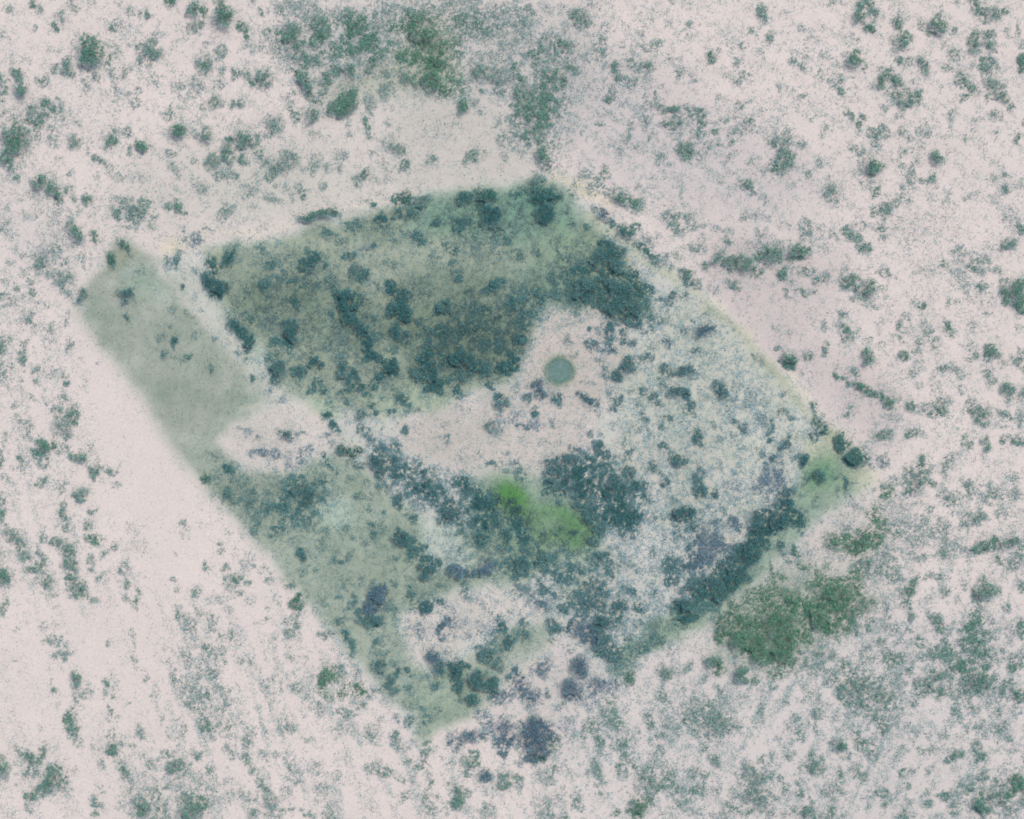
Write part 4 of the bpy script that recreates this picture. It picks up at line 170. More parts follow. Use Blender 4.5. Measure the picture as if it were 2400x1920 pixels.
10 8 14 12 0 8 g;15 20 14 14 0 8 g;28 12 8 10 0 5.5 g;12 30 14 8 0 7.5 g;5 35 8 6 0 7 g;28 20 8 6 0 7 g;35 22 6 5 0 6 g;45 5 10 8 0 7 g;50 10 8 6 0 7.5 g;60 10 10 10 0 5.5 g;68 5 8 8 0 6;70 14 8 6 0 5;85 5 5 8 0 5.5;86 11 4 5 0 6;20 38 5 4 0 6 g;7 50 6 5 0 6.5 g;8 44 5 5 0 5;22 47 4 4 0 4.5;14 50 4 4 0 4.5;60 20 6 4 0 3.5;45 20 5 4 0 4;43 33 6 6 0 5;54 34 5 5 0 5.5;33 40 5 5 0 5;42 45 8 6 0 4.5;35 47 4 4 0 4.5;63 43 6 5 0 6;60 52 6 8 0 4.5;50 57 6 5 0 5;50 50 6 5 0 4;70 52 8 8 0 5;65 62 8 8 0 6;78 48 6 6 0 4.5;78 60 8 8 0 6;90 55 8 6 0 5;88 65 10 8 0 5.5;97 70 8 6 0 6;70 75 7 5 0 6;80 75 8 6 0 5.5;85 80 6 5 0 5;95 80 6 6 0 5;75 83 6 5 0 4;110 75 6 5 0 4;108 62 6 6 0 3;98 93 6 6 0 5.5;100 98 5 5 0 5.5;105 92 8 6 0 3.5;110 88 6 5 0 4;95 88 6 5 0 5;95 22 6 4 0 5.5;100 30 5 6 0 5.5;105 36 8 5 0 6;104 41 5 4 0 7;110 40 5 4 0 5.5;90 35 4 3 0 5;80 35 6 4 0 4.5;83 27 5 4 0 4;85 42 8 4 0 3;110 25 6 6 0 3;120 12 5 4 0 5;120 3 3 4 0 5;105 10 5 5 0 4.5;98 7 4 4 0 4;100 2 4 3 0 3;130 22 5 5 0 6;128 26 5 4 0 5;120 22 3 3 0 3;140 28 6 5 0 6;140 35 5 5 0 5;149 26 2.5 4 0 5.5;148 32 3 4 0 5.5;130 32 8 6 0 2.5;138 2 4 4 0 6;146 6 5 6 0 6.5;148 11 4 3 0 6;172 5 8 5 0 8;170 8 5 5 0 8;180 4 4 4 0 7.5;177 15 5 4 0 7;183 17 4 4 0 6;186 10 4 5 0 3;163 19 4 3 0 3;175 24 6 6 0 7;180 28 6 6 0 6.5;173 33 8 6 0 6;178 38 6 6 0 5.5;165 34 4 4 0 4.5;162 45 8 5 20 7.5;155 43 4 3 0 6;168 50 8 6 0 6.5;178 55 10 6 0 7;175 62 12 6 0 6;190 53 5 5 0 5.5;185 60 6 8 0 5;182 46 4 4 0 6;188 33 5 4 0 5.5;192 38 5 4 0 5;198 36 3 3 0 5;198 27 3 3 0 6;193 17 2.5 2 0 4;207 33 7 4 0 5;208 42 5 5 0 6;204 46 4 4 0 7;212 38 3 4 0 5;215 10 6 8 0 6;207 10 8 8 0 3;202 20 6 4 0 2;214 17 4 5 0 6.5;202 60 6 4 -20 7;197 66 4 4 0 6;207 58 4 3 0 5.5;212 69 5 4 0 7;203 68 6 4 0 4;140 55 12 5 0 6;135 60 8 6 0 6;125 60 3 4 0 6;130 68 5 4 0 6;145 65 8 5 0 6;148 66 4 3 0 6.5;138 63 8 5 0 4.5;155 66 6 5 0 5;162 62 8 6 0 5.5;165 72 10 4 0 4;115 52 5 3 0 6;120 50 4 4 0 5.5;116 59 2.5 3 0 4.5;107 56 4 6 0 4;125 77 5 4 0 5;120 73 4 3 0 4;110 82 6 4 0 4;172 74 4 4 0 5;175 79 6 4 0 5;160 82 6 5 0 5;163 90 5 5 0 4.5;167 96 4 4 0 4.5;175 94 3 3 0 5;182 93 3 5 0 5;178 85 3 5 0 4;194 84 3 5 0 6;196 94 6 6 0 5;190 96 4 4 0 4;205 80 8 6 0 2.5;190 75 8 5 0 3;203 103 4 4 0 4.5;192 104 4 4 0 3.5;183 102 3 4 0 3;120 95 6 6 0 2.5;125 98 4 3 0 4;110 100 5 6 0 2;137 103 4 4 0 4;152 102 3 3 0 5;147 103 2.5 3 0 4;165 105 8 4 0 2;175 108 4 6 0 5.5;174 115 4 4 0 5.5;178 120 5 3.5 0 7;171 110 3 3 0 4;157 119 7 4 -10 7;151 122 3 4 0 6;150 113 6 5 0 2.5;140 115 5 4 0 4.5;130 115 4 4 0 4;115 115 6 5 0 3.5;108 118 3 2 0 4.5;102 116 2.5 3 0 4.5;190 115 6 4 0 2;205 112 8 6 0 2.5;200 130 8 5 0 2.5;215 120 3 5 0 4;60 110 6.5 5.5 30 8;54 108 3 3 0 4.5;66 119 4 4 0 5;75 104 5 6 0 5.5;80 110 5 6 0 6.5;82 116 4 4 0 5.5;88 110 6 4 0 5;90 118 5 4 0 4;92 117 2 2 0 5;74 97 4 3 0 4.5;62 98 4 3 0 2.5;8 65 5 3 0 5;17 75 3 2.5 0 6;2 63 2 4 0 4;30 59 4 4 0 4;35 66 4 4 0 5.5;29 71 4 3 0 5.5;40 70 8 6 0 3;42 83 7 6 0 5;48 75 8 4 0 3;23 85 4 6 0 4.5;19 93 3 5 0 3.5;25 94 3 3 0 4.5;35 93 4 3 0 5;42 95 3 5 0 4;57 85 5 5 0 2;28 103 6 5 0 5;22 105 4 4 0 3.5;5 104 8 5 0 3;18 112 5 5 0 3.5;19 119 3 3 0 5.5;24 116 2 2 0 5;2 117 3 5 0 4.5;35 121 5 4 0 5.5;42 127 7 6 0 6.5;32 127 4 4 -30 6;28 131 2.5 3 0 5.5;46 122 3 3 0 5;60 133 4 3 0 6;60 139 4 4 0 7;57 145 5 5 0 4.5;63 147 4 5 0 4.5;50 150 4 4 0 4;56 155 4 5 0 5;73 130 4 4 0 4;78 134 7 6 0 5.5;80 138 5 4 0 5;75 126 4 3 0 4;2 135 4 4 0 5;10 138 4 4 0 5;14 146 4 4 0 5.5;24 140 3 6 0 5;26 151 4 4 0 6;2 150 5 5 0 5.5;6 155 4 3 0 5;36 156 3.5 3 0 5.5;22 164 4 5 0 5;33 166 6 6 0 6;38 171 5 3 0 5.5;51 168 4 5 0 5.5;45 169 3 3 0 4.5;15 170 4 4 0 4.5;3 169 4 3 0 5;62 171 4 2 0 4;84 153 6 6 0 3;85 160 5 5 0 2.5;97 148 5 5 0 6;98 158 4 4 0 5.5;106 152 3 3 0 4;112 146 4 4 0 3.5;118 144 4 4 0 5.5;115 133 5 4 0 5.5;122 132 4 4 0 4;137 132 4 4 0 4.5;130 150 5 5 0 3;133 160 6 4 0 5;136 158 3 3 0 5.5;115 169 5 5 0 5.5;115 158 4 4 0 4;148 153 5 4 0 6;156 152 5 6 0 4.5;157 160 6 4 0 5;165 150 4 4 0 4.5;161 142 4 4 0 5;169 142 4 4.5 0 6.5;171 135 3 3 0 4;181 135 6 5 0 6;192 140 5 4 0 5;178 160 10 8 0 7.5;183 152 8 8 0 6.5;173 165 6 5 0 6.5;196 153 8 8 0 7.5;205 150 10 6 -20 8;212 145 8 8 0 8;212 140 5 4 0 7;198 160 6 4 0 6.5;205 143 5 5 0 5.5;165 157 6 4 0 3.5;158 168 4 3 0 4.5;140 170 6 3 0 3.5;192 167 3 2 0 4;214 162 3 3 0 4;160 130 5 4 0 2.5;105 135 8 4 0 1.5
"""
blobs = []
for line in BLOBS.strip().splitlines():
    if line.startswith('@'):
        ox, oy = map(float, line[1:].split())
        continue
    for t in line.split(';'):
        f = t.split()
        k = 10.0 / 3.5933
        x, y, rx, ry, a, d = map(float, f[:6])
        blobs.append((ox + x * k, oy + y * k, rx * k, ry * k, math.radians(a), d / 10.0, f[6] if len(f) > 6 else ''))

PADDOCK = [(255, 503), (322, 545), (430, 520), (560, 503), (720, 450), (960, 398), (1170, 383), (1290, 470), (1480, 612), (1620, 760),
           (1760, 905), (1838, 1010), (1790, 1040), (1500, 1310), (1330, 1392), (1290, 1430), (1170, 1335), (1012, 1490), (886, 1562),
           (640, 1262), (400, 985), (153, 650)]
pad = poly_mask(PADDOCK, 6)
near_pad = blur(pad, 14)

# density and owner of every cell
D = np.zeros((H, W))
R = np.ones((H, W))
OWN = np.full((H, W), -1, int)
HB = np.zeros((H, W))
HG = np.zeros((H, W))
for i, (cu, cv, ru, rv, an, d, hue) in enumerate(blobs):
    m = max(ru, rv) * 1.25 + 16
    i0, i1 = max(0, int((cu - m) / 2 + PAD)), min(W, int((cu + m) / 2 + PAD) + 1)
    j0, j1 = max(0, int((cv - m) / 2 + PAD)), min(H, int((cv + m) / 2 + PAD) + 1)
    if i1 <= i0 or j1 <= j0:
        continue
    q = 0.55 if max(ru, rv) < 12 else 0.9
    du = U[j0:j1, i0:i1] + WX[j0:j1, i0:i1] * q - cu
    dv = V[j0:j1, i0:i1] + WY[j0:j1, i0:i1] * q - cv
    ca, sa = math.cos(an), math.sin(an)
    r = np.hypot((du * ca + dv * sa) / ru, (-du * sa + dv * ca) / rv)
    val = d * np.clip((1.34 - r) / 0.62, 0, 1)
    sub = D[j0:j1, i0:i1]
    w = val > sub
    sub[w] = val[w]
    R[j0:j1, i0:i1][w] = r[w]
    OWN[j0:j1, i0:i1][w] = i
    if hue == 'b':
        HB[j0:j1, i0:i1] = np.maximum(HB[j0:j1, i0:i1], np.clip(1.3 - r, 0, 1))
    if hue == 'g':
        HG[j0:j1, i0:i1] = np.maximum(HG[j0:j1, i0:i1], np.clip(1.3 - r, 0, 1))

# thickets whose single plants run together
THICKETS = [
    ([(380, 290), (520, 230), (660, 195), (740, 140), (850, 90), (950, 200), (965, 290), (860, 300), (760, 240), (670, 285), (625, 400), (500, 430), (450, 470), (390, 440)], 1, .46, 18),
    ([(170, 180), (260, 205), (310, 400), (345, 450), (270, 450), (180, 460), (60, 440), (20, 340), (100, 260), (200, 300)], 1, .28, 18),
    ([(0, 90), (160, 170), (180, 260), (60, 260), (0, 300)], 1, .34, 20),
    ([(255, 570), (330, 585), (430, 655), (560, 675), (610, 740), (705, 800), (700, 870), (560, 850), (470, 750), (350, 700), (280, 640)], 1, .62, 13),
    ([(700, 620), (860, 595), (930, 680), (945, 760), (880, 800), (800, 780), (760, 700), (690, 675)], 1, .70, 13),
    ([(480, 800), (700, 815), (860, 850), (900, 980), (700, 990), (560, 890), (440, 890)], 1, .46, 18),
    ([(60, 660), (160, 640), (175, 740), (120, 810), (0, 790), (0, 700)], 1, .50, 16),
    ([(1000, 750), (1110, 750), (1140, 830), (1060, 940), (960, 920)], 1, .56, 16),
    ([(440, 20), (620, 10), (700, 60), (600, 130), (470, 110)], 1, .34, 18),
    ([(700, 900), (1000, 960), (1000, 1100), (860, 1080), (720, 1000)], 1, .36, 30),
    ([(620, 60), (760, 30), (1000, 20), (1090, 200), (1060, 225), (980, 195), (900, 150), (760, 170), (700, 160), (650, 110)], 0, .58, 18),
    ([(1195, 80), (1350, 75), (1355, 200), (1305, 300), (1292, 395), (1255, 390), (1235, 330), (1190, 270)], 0, .55, 14),
    ([(1000, 0), (1200, 0), (1220, 120), (1120, 160), (1060, 90)], 0, .44, 24),
    ([(1690, 1450), (1800, 1400), (1900, 1380), (2000, 1400), (2010, 1480), (1900, 1535), (1850, 1570), (1740, 1550)], 0, .62, 18),
    ([(1960, 1210), (2100, 1190), (2120, 1290), (2010, 1310), (1950, 1300)], 0, .40, 22),
    ([(2120, 1560), (2250, 1440), (2330, 1440), (2340, 1640), (2200, 1610)], 0, .50, 18),
    ([(1950, 1560), (2110, 1570), (2130, 1700), (2060, 1740), (1980, 1680)], 0, .46, 20),
    ([(1560, 1640), (1720, 1630), (1710, 1740), (1590, 1730)], 0, .40, 20),
    ([(1480, 1790), (1640, 1790), (1640, 1900), (1500, 1900)], 0, .38, 24),
    ([(2240, 1850), (2400, 1810), (2400, 1920), (2260, 1920)], 0, .50, 18),
    ([(20, 300), (90, 230), (150, 260), (80, 340), (40, 405), (0, 405)], 0, .52, 12),
    ([(420, 1480), (540, 1600), (560, 1740), (470, 1650), (410, 1560)], 0, .34, 20),
    ([(300, 1850), (500, 1840), (500, 1920), (300, 1920)], 0, .46, 18),
    ([(560, 1130), (760, 1080), (790, 1200), (660, 1260), (560, 1230)], 0, .40, 22),
]
for pts, local, val, soft in THICKETS:
    if local:
        pts = [(600 + x * .9804, 469 + y * .9804) for x, y in pts]
    m_ = poly_mask(pts, soft, k=1.0, warp=1.6) * val * np.clip(0.92 + 0.26 * N6 + 0.26 * N12 + 0.10 * N3, 0.1, 1.35)
    w = m_ > D
    OWN[w & (D < 0.22)] = -1
    D = np.maximum(D, m_)
HG = np.maximum(HG, 0.5 * poly_mask([(900, 40), (1060, 30), (1100, 200), (1040, 225), (960, 180)], 20, k=1.0))
HB, HG = np.clip(blur(HB, 4) * 1.6, 0, 1), np.clip(blur(HG, 4) * 1.6, 0, 1)
inner = (slice(PAD, H - PAD), slice(PAD, W - PAD))
D = np.pad(D[inner], PAD, mode='reflect')             # land beyond the frame goes on in the same way
fr = np.zeros((H, W), bool)
fr[inner] = True
OWN[~fr] = -1
POND = (1312.0, 869.0, 33.0)
pr = np.hypot(U - POND[0], V - POND[1])

DB = blur(D, 4)
cov = 0.74 * D ** 1.15 + 0.40 * DB * np.clip(1.6 * D + 0.25, 0, 1)
cov *= 1 + 0.20 * near_pad * np.clip((D - .4) * 4, 0, 1) - 0.04 * (1 - near_pad)
N1 = noise(0.8, 8)
grain = np.clip(0.96 + 0.40 * N1 + 0.17 * N3 + 0.08 * N6 + 0.05 * N12, 0.08, 1.7)
cov = cov * grain


def streaks(deg, long_, short, seed):
    """noise drawn out along one direction (picture degrees, clockwise from the right)"""
    rr = np.random.default_rng(seed).standard_normal((H, W))
    a = math.radians(deg)
    fy = np.fft.fftfreq(H)[:, None]
    fx = np.fft.rfftfreq(W)[None, :]
    f1, f2 = fx * math.cos(a) + fy * math.sin(a), -fx * math.sin(a) + fy * math.cos(a)
    n = np.fft.irfft2(np.fft.rfft2(rr) * np.exp(-2 * math.pi ** 2 * ((f1 * long_) ** 2 + (f2 * short) ** 2)), s=(H, W))
    return n / n.std()


floor_ = 0.06 * np.ones((H, W))
for pts, soft, val in (
        ([(590, 0), (1420, 0), (1500, 250), (1560, 470), (1400, 440), (1180, 350), (1100, 210), (640, 200)], 40, .15),
        ([(1420, 0), (2156, 0), (2156, 560), (1900, 1000), (1500, 560), (1500, 250)], 60, .10),
        ([(1500, 1330), (1860, 1060), (2156, 1050), (2156, 1725), (1180, 1725), (1200, 1480), (1330, 1400)], 50, .15),
        ([(350, 1280), (640, 1270), (860, 1560), (1150, 1640), (1180, 1725), (300, 1725)], 50, .14),
        ([(0, 380), (240, 480), (150, 640), (160, 1000), (220, 1300), (0, 1300)], 40, .12),
        ([(430, 522), (700, 470), (960, 403), (1170, 388), (1330, 560), (1370, 660), (1150, 634), (1090, 780), (960, 850), (700, 862), (560, 780), (440, 610)], 20, .20),
        ([(1370, 640), (1480, 632), (1720, 905), (1700, 1050), (1500, 1300), (1330, 1380), (1180, 1320), (1200, 1180), (1300, 960), (1300, 800)], 24, .25),
        ([(420, 1000), (560, 1005), (712, 960), (900, 1102), (1180, 1190), (1160, 1330), (1000, 1440), (880, 1500), (640, 1262)], 24, .15),
        ([(760, 925), (860, 960), (990, 1010), (1070, 1090), (1010, 1125), (930, 1075), (800, 1020)], 14, .42),
        ([(1140, 968), (1330, 965), (1375, 1080), (1280, 1135), (1230, 1090), (1160, 1050)], 14, .42),
        ([(1180, 1230), (1330, 1250), (1330, 1390), (1230, 1380)], 16, .34),
        ([(590, 20), (700, 0), (960, 0), (980, 190), (930, 205), (860, 150), (700, 180), (640, 130)], 24, .28),
        ([(700, 850), (780, 880), (850, 960), (780, 960), (720, 900)], 14, .3),
        ([(1020, 1440), (1170, 1380), (1290, 1440), (1260, 1640), (1050, 1630)], 20, .26),
        ([(1130, 700), (1250, 700), (1290, 900), (1180, 960), (900, 980), (880, 900), (1080, 830)], 24, .10),
        ([(200, 60), (600, 100), (640, 330), (260, 480), (180, 300)], 40, .12)):
    m_ = poly_mask(pts, soft)
    floor_ = floor_ * (1 - m_) + val * m_
clean = np.maximum(poly_mask([(150, 670), (400, 1000), (640, 1290), (560, 1330), (330, 1250), (230, 1050), (170, 850)], 30),
                   0.8 * poly_mask([(0, 1290), (300, 1230), (340, 1420), (230, 1560), (0, 1480)], 40))
floor_ *= (1 - 0.9 * clean)
sl = streaks(72, 16, 3.0, 91)
sr = streaks(-62, 16, 3.0, 92)
sb = streaks(35, 12, 3.0, 93)
side = np.clip((U - 1200) / 500.0, 0, 1) * np.clip((V - 700) / 300.0, 0, 1)
up_ = np.clip((900 - V) / 300.0, 0, 1)
st = sl * (1 - side) * (1 - up_) + sr * side + sb * 0.6 * up_ * (1 - side)
bg = (floor_ * np.clip(0.62 + 0.85 * st * (1 - 0.7 * near_pad) + 0.30 * near_pad + 0.5 * N3 + 0.25 * N6, 0, 4) + 0.34 * DB * np.clip(0.8 + 0.45 * N6 + 0.5 * N3 + 0.4 * st, 0, 4)
      + 0.10 * blur(D, 30) * np.clip(1 + 0.8 * N3, 0, 4))
cov_bg = np.clip(bg * np.clip(1 - D * 1.3, 0, 1), 0, 0.55)
cov = np.where(pr < POND[2] + 4, 0, cov)
cov_bg = np.where(pr < POND[2] + 3, 0, cov_bg)
cov = np.clip(cov, 0, 0.93)

# ------------------------------------------------------------------ relief
hgt = blur(noise(50, 21), 10) * 0.35
edge = np.minimum.reduce([np.arange(W)[None, :] + 0 * V, W - 1 - np.arange(W)[None, :] + 0 * V, np.arange(H)[:, None] + 0 * U, H - 1 - np.arange(H)[:, None] + 0 * U])
hgt = hgt * np.clip(edge / 60.0, 0, 1) * np.clip((pr - 45) / 60.0, 0, 1)


def height_at(x, y):
    i = np.clip(np.round(np.asarray(x) / CELL + (W - 1) / 2.0).astype(int), 0, W - 1)
    j = np.clip(np.round((H - 1) / 2.0 - np.asarray(y) / CELL).astype(int), 0, H - 1)
    return hgt[j, i]


# ------------------------------------------------------------------ the colour of the soil and grass, as seen in the picture (sRGB)
T = np.empty((H, W, 3))
T[:] = (225, 213, 208)


def paint(mask, rgb, op):
    global T
    m = (mask * op)[..., None]
    T = T * (1 - m) + np.array(rgb, float) * m


def P(pts, rgb, op, soft, warp=1.0):
    paint(poly_mask(pts, soft, warp=warp), rgb, op)


def L(pts, w, rgb, op, soft):
    paint(line_mask(pts, w, soft), rgb, op)


P([(1200, 1380), (2200, 1250), (2200, 1800), (1200, 1800)], (207, 202, 200), .5, 80)
P([(280, 330), (560, 290), (820, 215), (1080, 215), (1150, 360), (960, 400), (700, 450), (330, 500), (230, 430)], (200, 196, 188), .42, 34)
P([(840, 215), (960, 200), (1060, 215), (1130, 370), (960, 395), (820, 400)], (196, 192, 184), .45, 20)
P([(480, 330), (700, 340), (780, 420), (600, 470), (420, 440)], (196, 196, 184), .4, 30)
P([(1150, 60), (1400, 130), (1520, 250), (1700, 330), (1720, 480), (1500, 470), (1300, 400), (1180, 320)], (198, 190, 190), .55, 40)
P([(1480, 470), (1800, 560), (1720, 700), (1900, 830), (1890, 970), (1700, 830), (1600, 740), (1470, 610)], (200, 188, 187), .65, 26)
P([(590, 0), (1260, 0), (1260, 160), (1180, 330), (1090, 200), (700, 210), (610, 120)], (190, 188, 184), .5, 30)
P([(690, 185), (930, 60), (975, 190), (800, 205), (700, 215)], (160, 172, 148), .5, 16)
P([(1480, 1250), (1700, 1080), (1860, 1050), (1890, 1150), (1830, 1300), (1700, 1400), (1500, 1400)], (188, 184, 178), .55, 40)
P([(1510, 1290), (1650, 1200), (1800, 1230), (1740, 1340), (1620, 1400), (1510, 1370)], (160, 172, 155), .6, 24)
P([(0, 380), (160, 500), (150, 640), (0, 600)], (210, 203, 200), .4, 40)
paint(pad, (201, 202, 194), .75)
P([(252, 508), (326, 553), (392, 622), (470, 722), (545, 800), (560, 842), (500, 862), (440, 925), (400, 988), (280, 805), (156, 655), (175, 620)],
  (164, 173, 160), .92, 14)
L([(250, 620), (330, 760), (400, 880)], 90, (152, 161, 150), .35, 30)
P([(180, 615), (250, 510), (330, 556), (262, 566)], (160, 166, 148), .65, 9)
P([(255, 560), (330, 560), (385, 620), (330, 640), (270, 620)], (172, 189, 176), .55, 14)
L([(325, 552), (372, 612), (420, 665), (470, 722)], 15, (204, 198, 188), .75, 5)
L([(470, 722), (520, 778)], 12, (200, 190, 184), .6, 6)
P([(385, 905), (440, 868), (540, 905), (565, 965), (640, 1052), (700, 1082), (600, 1150), (545, 1165), (430, 1005)], (165, 172, 160), .8, 10)
P([(395, 900), (450, 925), (500, 995), (600, 1010), (560, 1130), (400, 985)], (164, 174, 160), .75, 12)
# the upper green field
P([(430, 522), (560, 517), (700, 470), (960, 403), (1170, 388), (1240, 470), (1330, 560), (1375, 620), (1372, 680), (1280, 664), (1150, 634),
   (1122, 700), (1090, 780), (1010, 815), (960, 850), (860, 878), (780, 872), (700, 862), (640, 842), (572, 800), (558, 760), (500, 720), (440, 610)],
  (156, 169, 151), .9, 10)
P([(880, 425), (960, 400), (1170, 386), (1235, 455), (1180, 520), (1000, 500), (850, 485)], (128, 166, 148), .75, 16)
P([(1060, 395), (1130, 395), (1140, 450), (1075, 455)], (112, 166, 142), .55, 14)
P([(1140, 480), (1240, 470), (1310, 560), (1190, 640), (1120, 560)], (146, 168, 142), .6, 14)
P([(470, 560), (560, 600), (700, 590), (900, 560), (1080, 590), (1125, 680), (1080, 770), (900, 800), (780, 770), (650, 700), (500, 650)],
  (128, 147, 131), .6, 26)
P([(1050, 560), (1200, 560), (1260, 620), (1200, 650), (1110, 640)], (118, 150, 136), .6, 22)
P([(880, 660), (1110, 640), (1100, 770), (920, 800)], (112, 134, 118), .5, 24)
P([(500, 590), (700, 600), (660, 690), (520, 670)], (126, 143, 127), .4, 20)
L([(560, 520), (640, 508), (695, 520), (735, 570), (765, 615), (830, 642)], 12, (188, 190, 168), .6, 8)
P([(690, 510), (780, 505), (860, 540), (850, 590), (780, 620), (730, 560)], (186, 188, 172), .55, 12)
P([(520, 715), (560, 715), (570, 770), (540, 785), (515, 750)], (200, 206, 192), .85, 7)
P([(770, 730), (830, 740), (850, 780), (800, 790)], (178, 186, 166), .6, 9)
P([(700, 770), (790, 770), (800, 800), (720, 800)], (160, 160, 150), .3, 12)
P([(860, 500), (960, 510), (940, 560), (860, 560)], (184, 190, 172), .4, 12)
P([(780, 830), (900, 815), (960, 850), (860, 882), (790, 872)], (183, 194, 170), .7, 9)
P([(620, 840), (700, 850), (730, 880), (690, 880)], (165, 190, 160), .6, 8)
P([(340, 560), (428, 560), (500, 690), (530, 760), (562, 840), (520, 800), (430, 680)], (198, 200, 190), .6, 8)
L([(430, 522), (560, 513), (640, 512)], 16, (178, 192, 170), .5, 6)
# bare ground around the waterhole
P([(1150, 648), (1230, 645), (1290, 680), (1330, 720), (1300, 800), (1250, 900), (1240, 955), (1150, 1010), (1100, 1012), (950, 1002), (860, 950),
   (830, 892), (1000, 842), (1090, 790), (1110, 720)], (205, 195, 188), .88, 12)
P([(1150, 700), (1250, 720), (1250, 830), (1180, 860), (1110, 830)], (196, 184, 174), .45, 20)
P([(1370, 640), (1480, 632), (1620, 772), (1720, 905), (1650, 1000), (1620, 1080), (1500, 1120), (1380, 1080), (1300, 960), (1300, 800), (1340, 700)],
  (197, 198, 186), .85, 15)
P([(1300, 900), (1500, 930), (1560, 1050), (1400, 1090), (1290, 1000)], (200, 196, 188), .5, 25)
P([(480, 890), (560, 860), (640, 850), (702, 902), (702, 950), (600, 1002), (520, 992), (455, 930)], (212, 203, 196), .88, 6)
L([(640, 845), (700, 905), (706, 950)], 10, (214, 200, 190), .6, 5)
P([(430, 915), (480, 862), (540, 822), (575, 838), (530, 868), (475, 915)], (163, 175, 160), .8, 8)
# the lower green field
P([(560, 1005), (640, 985), (712, 950), (790, 1002), (900, 1102), (1000, 1120), (1150, 1150), (1192, 1200), (1080, 1230), (960, 1240), (860, 1290), (842, 1302),
   (862, 1380), (900, 1422), (1000, 1380), (1080, 1322), (1150, 1312), (1168, 1342), (1020, 1482), (886, 1556), (860, 1502), (750, 1382), (636, 1252), (552, 1150)],
  (165, 177, 161), .9, 10)
P([(600, 1100), (760, 1080), (1000, 1130), (1180, 1170), (1000, 1230), (760, 1240), (640, 1200)], (158, 174, 158), .55, 26)
P([(640, 1150), (850, 1170), (860, 1250), (700, 1230)], (162, 172, 156), .4, 26)
P([(660, 1060), (730, 1050), (740, 1110), (680, 1110)], (194, 208, 194), .75, 10)
P([(880, 1092), (920, 1082), (1010, 1172), (980, 1212), (900, 1200)], (198, 204, 194), .85, 7)
P([(850, 1440), (960, 1402), (1012, 1480), (886, 1558)], (162, 178, 158), .75, 8)
P([(852, 1290), (960, 1250), (1100, 1240), (1172, 1262), (1150, 1300), (1060, 1312), (960, 1360), (880, 1402), (858, 1360)], (212, 203, 195), .88, 8)
P([(1180, 1190), (1330, 1170), (1400, 1230), (1300, 1300), (1180, 1280)], (196, 196, 188), .7, 20)
P([(1180, 1190), (1240, 1180), (1230, 1260), (1170, 1280)], (184, 194, 176), .6, 14)
P([(395, 925), (440, 920), (470, 960), (540, 1000), (640, 1020), (560, 1110), (460, 1060), (405, 985)], (163, 174, 159), .8, 10)
# green around and in the small meadow
P([(990, 1000), (1100, 990), (1250, 1075), (1260, 1180), (1100, 1190), (1000, 1120)], (138, 166, 144), .75, 18)
meadow = poly_mask([(1030, 1032), (1078, 1008), (1108, 1050), (1180, 1062), (1250, 1105), (1228, 1158), (1150, 1150), (1090, 1098), (1042, 1076)], 13)
paint(meadow, (102, 148, 102), .9)
P([(1045, 1030), (1100, 1020), (1112, 1058), (1075, 1068), (1055, 1050)], (84, 144, 76), .85, 11)
P([(1120, 1085), (1190, 1090), (1185, 1130), (1130, 1125)], (140, 164, 138), .6, 12)
# right corner
P([(1688, 930), (1760, 905), (1800, 960), (1740, 990), (1690, 985)], (186, 192, 164), .75, 9)
P([(1690, 985), (1760, 960), (1832, 1010), (1760, 1062), (1680, 1102), (1660, 1050)], (144, 170, 146), .85, 14)
P([(1695, 985), (1745, 975), (1765, 1010), (1710, 1030)], (104, 156, 118), .65, 11)
P([(1680, 1058), (1762, 1060), (1600, 1202), (1500, 1312), (1335, 1392), (1290, 1432), (1310, 1350), (1420, 1290), (1520, 1220), (1600, 1120)], (150, 172, 155), .85, 9)
P([(1350, 1310), (1430, 1290), (1500, 1312), (1380, 1372)], (150, 174, 150), .6, 9)
L([(1622, 1062), (1602, 1100), (1560, 1125), (1510, 1150)], 15, (208, 198, 186), .7, 7)
P([(1050, 1400), (1170, 1332), (1290, 1432), (1300, 1560), (1150, 1620), (1000, 1500)], (206, 199, 196), .6, 20)
# tracks
track_a = line_mask([(1165, 368), (1215, 388), (1262, 415), (1300, 440)], 20, 7)
paint(track_a * np.clip(.85 + .3 * N12, 0, 1), (227, 215, 190), .8)
P([(1190, 375), (1240, 385), (1235, 415), (1195, 405)], (228, 216, 182), .5, 8)
L([(1240, 455), (1330, 520), (1400, 575), (1480, 625)], 18, (190, 194, 166), .65, 8)
L([(1490, 645), (1560, 700), (1640, 795), (1690, 860), (1760, 925)], 15, (178, 184, 158), .8, 6)
track_b = line_mask([(1500, 632), (1572, 700), (1650, 782), (1712, 852), (1790, 935), (1845, 1012)], 10, 5)
paint(track_b * np.clip(.85 + .3 * N12, 0, 1), (226, 216, 194), .85)
P([(1795, 995), (1850, 995), (1845, 1030), (1800, 1025)], (222, 213, 190), .6, 9)
track_c = line_mask([(338, 535), (392, 503), (480, 488), (560, 493), (630, 470), (712, 440), (800, 428), (880, 410)], 9, 5)
paint(track_c * np.clip(.75 + .35 * N12, 0, 1), (224, 213, 191), .7)
P([(345, 500), (395, 495), (390, 530), (340, 540)], (228, 215, 186), .6, 9)
track_d = line_mask([(148, 640), (200, 720), (300, 850), (398, 988), (520, 1130), (640, 1270)], 8, 4)
paint(track_d, (216, 207, 197), .65)
L([(500, 862), (560, 850), (640, 848)], 8, (214, 204, 192), .5, 4)
L([(1335, 1398), (1420, 1352), (1500, 1316)], 7, (206, 204, 196), .5, 4)
L([(885, 1565), (1020, 1490), (1100, 1420), (1168, 1345)], 8, (218, 206, 186), .45, 5)
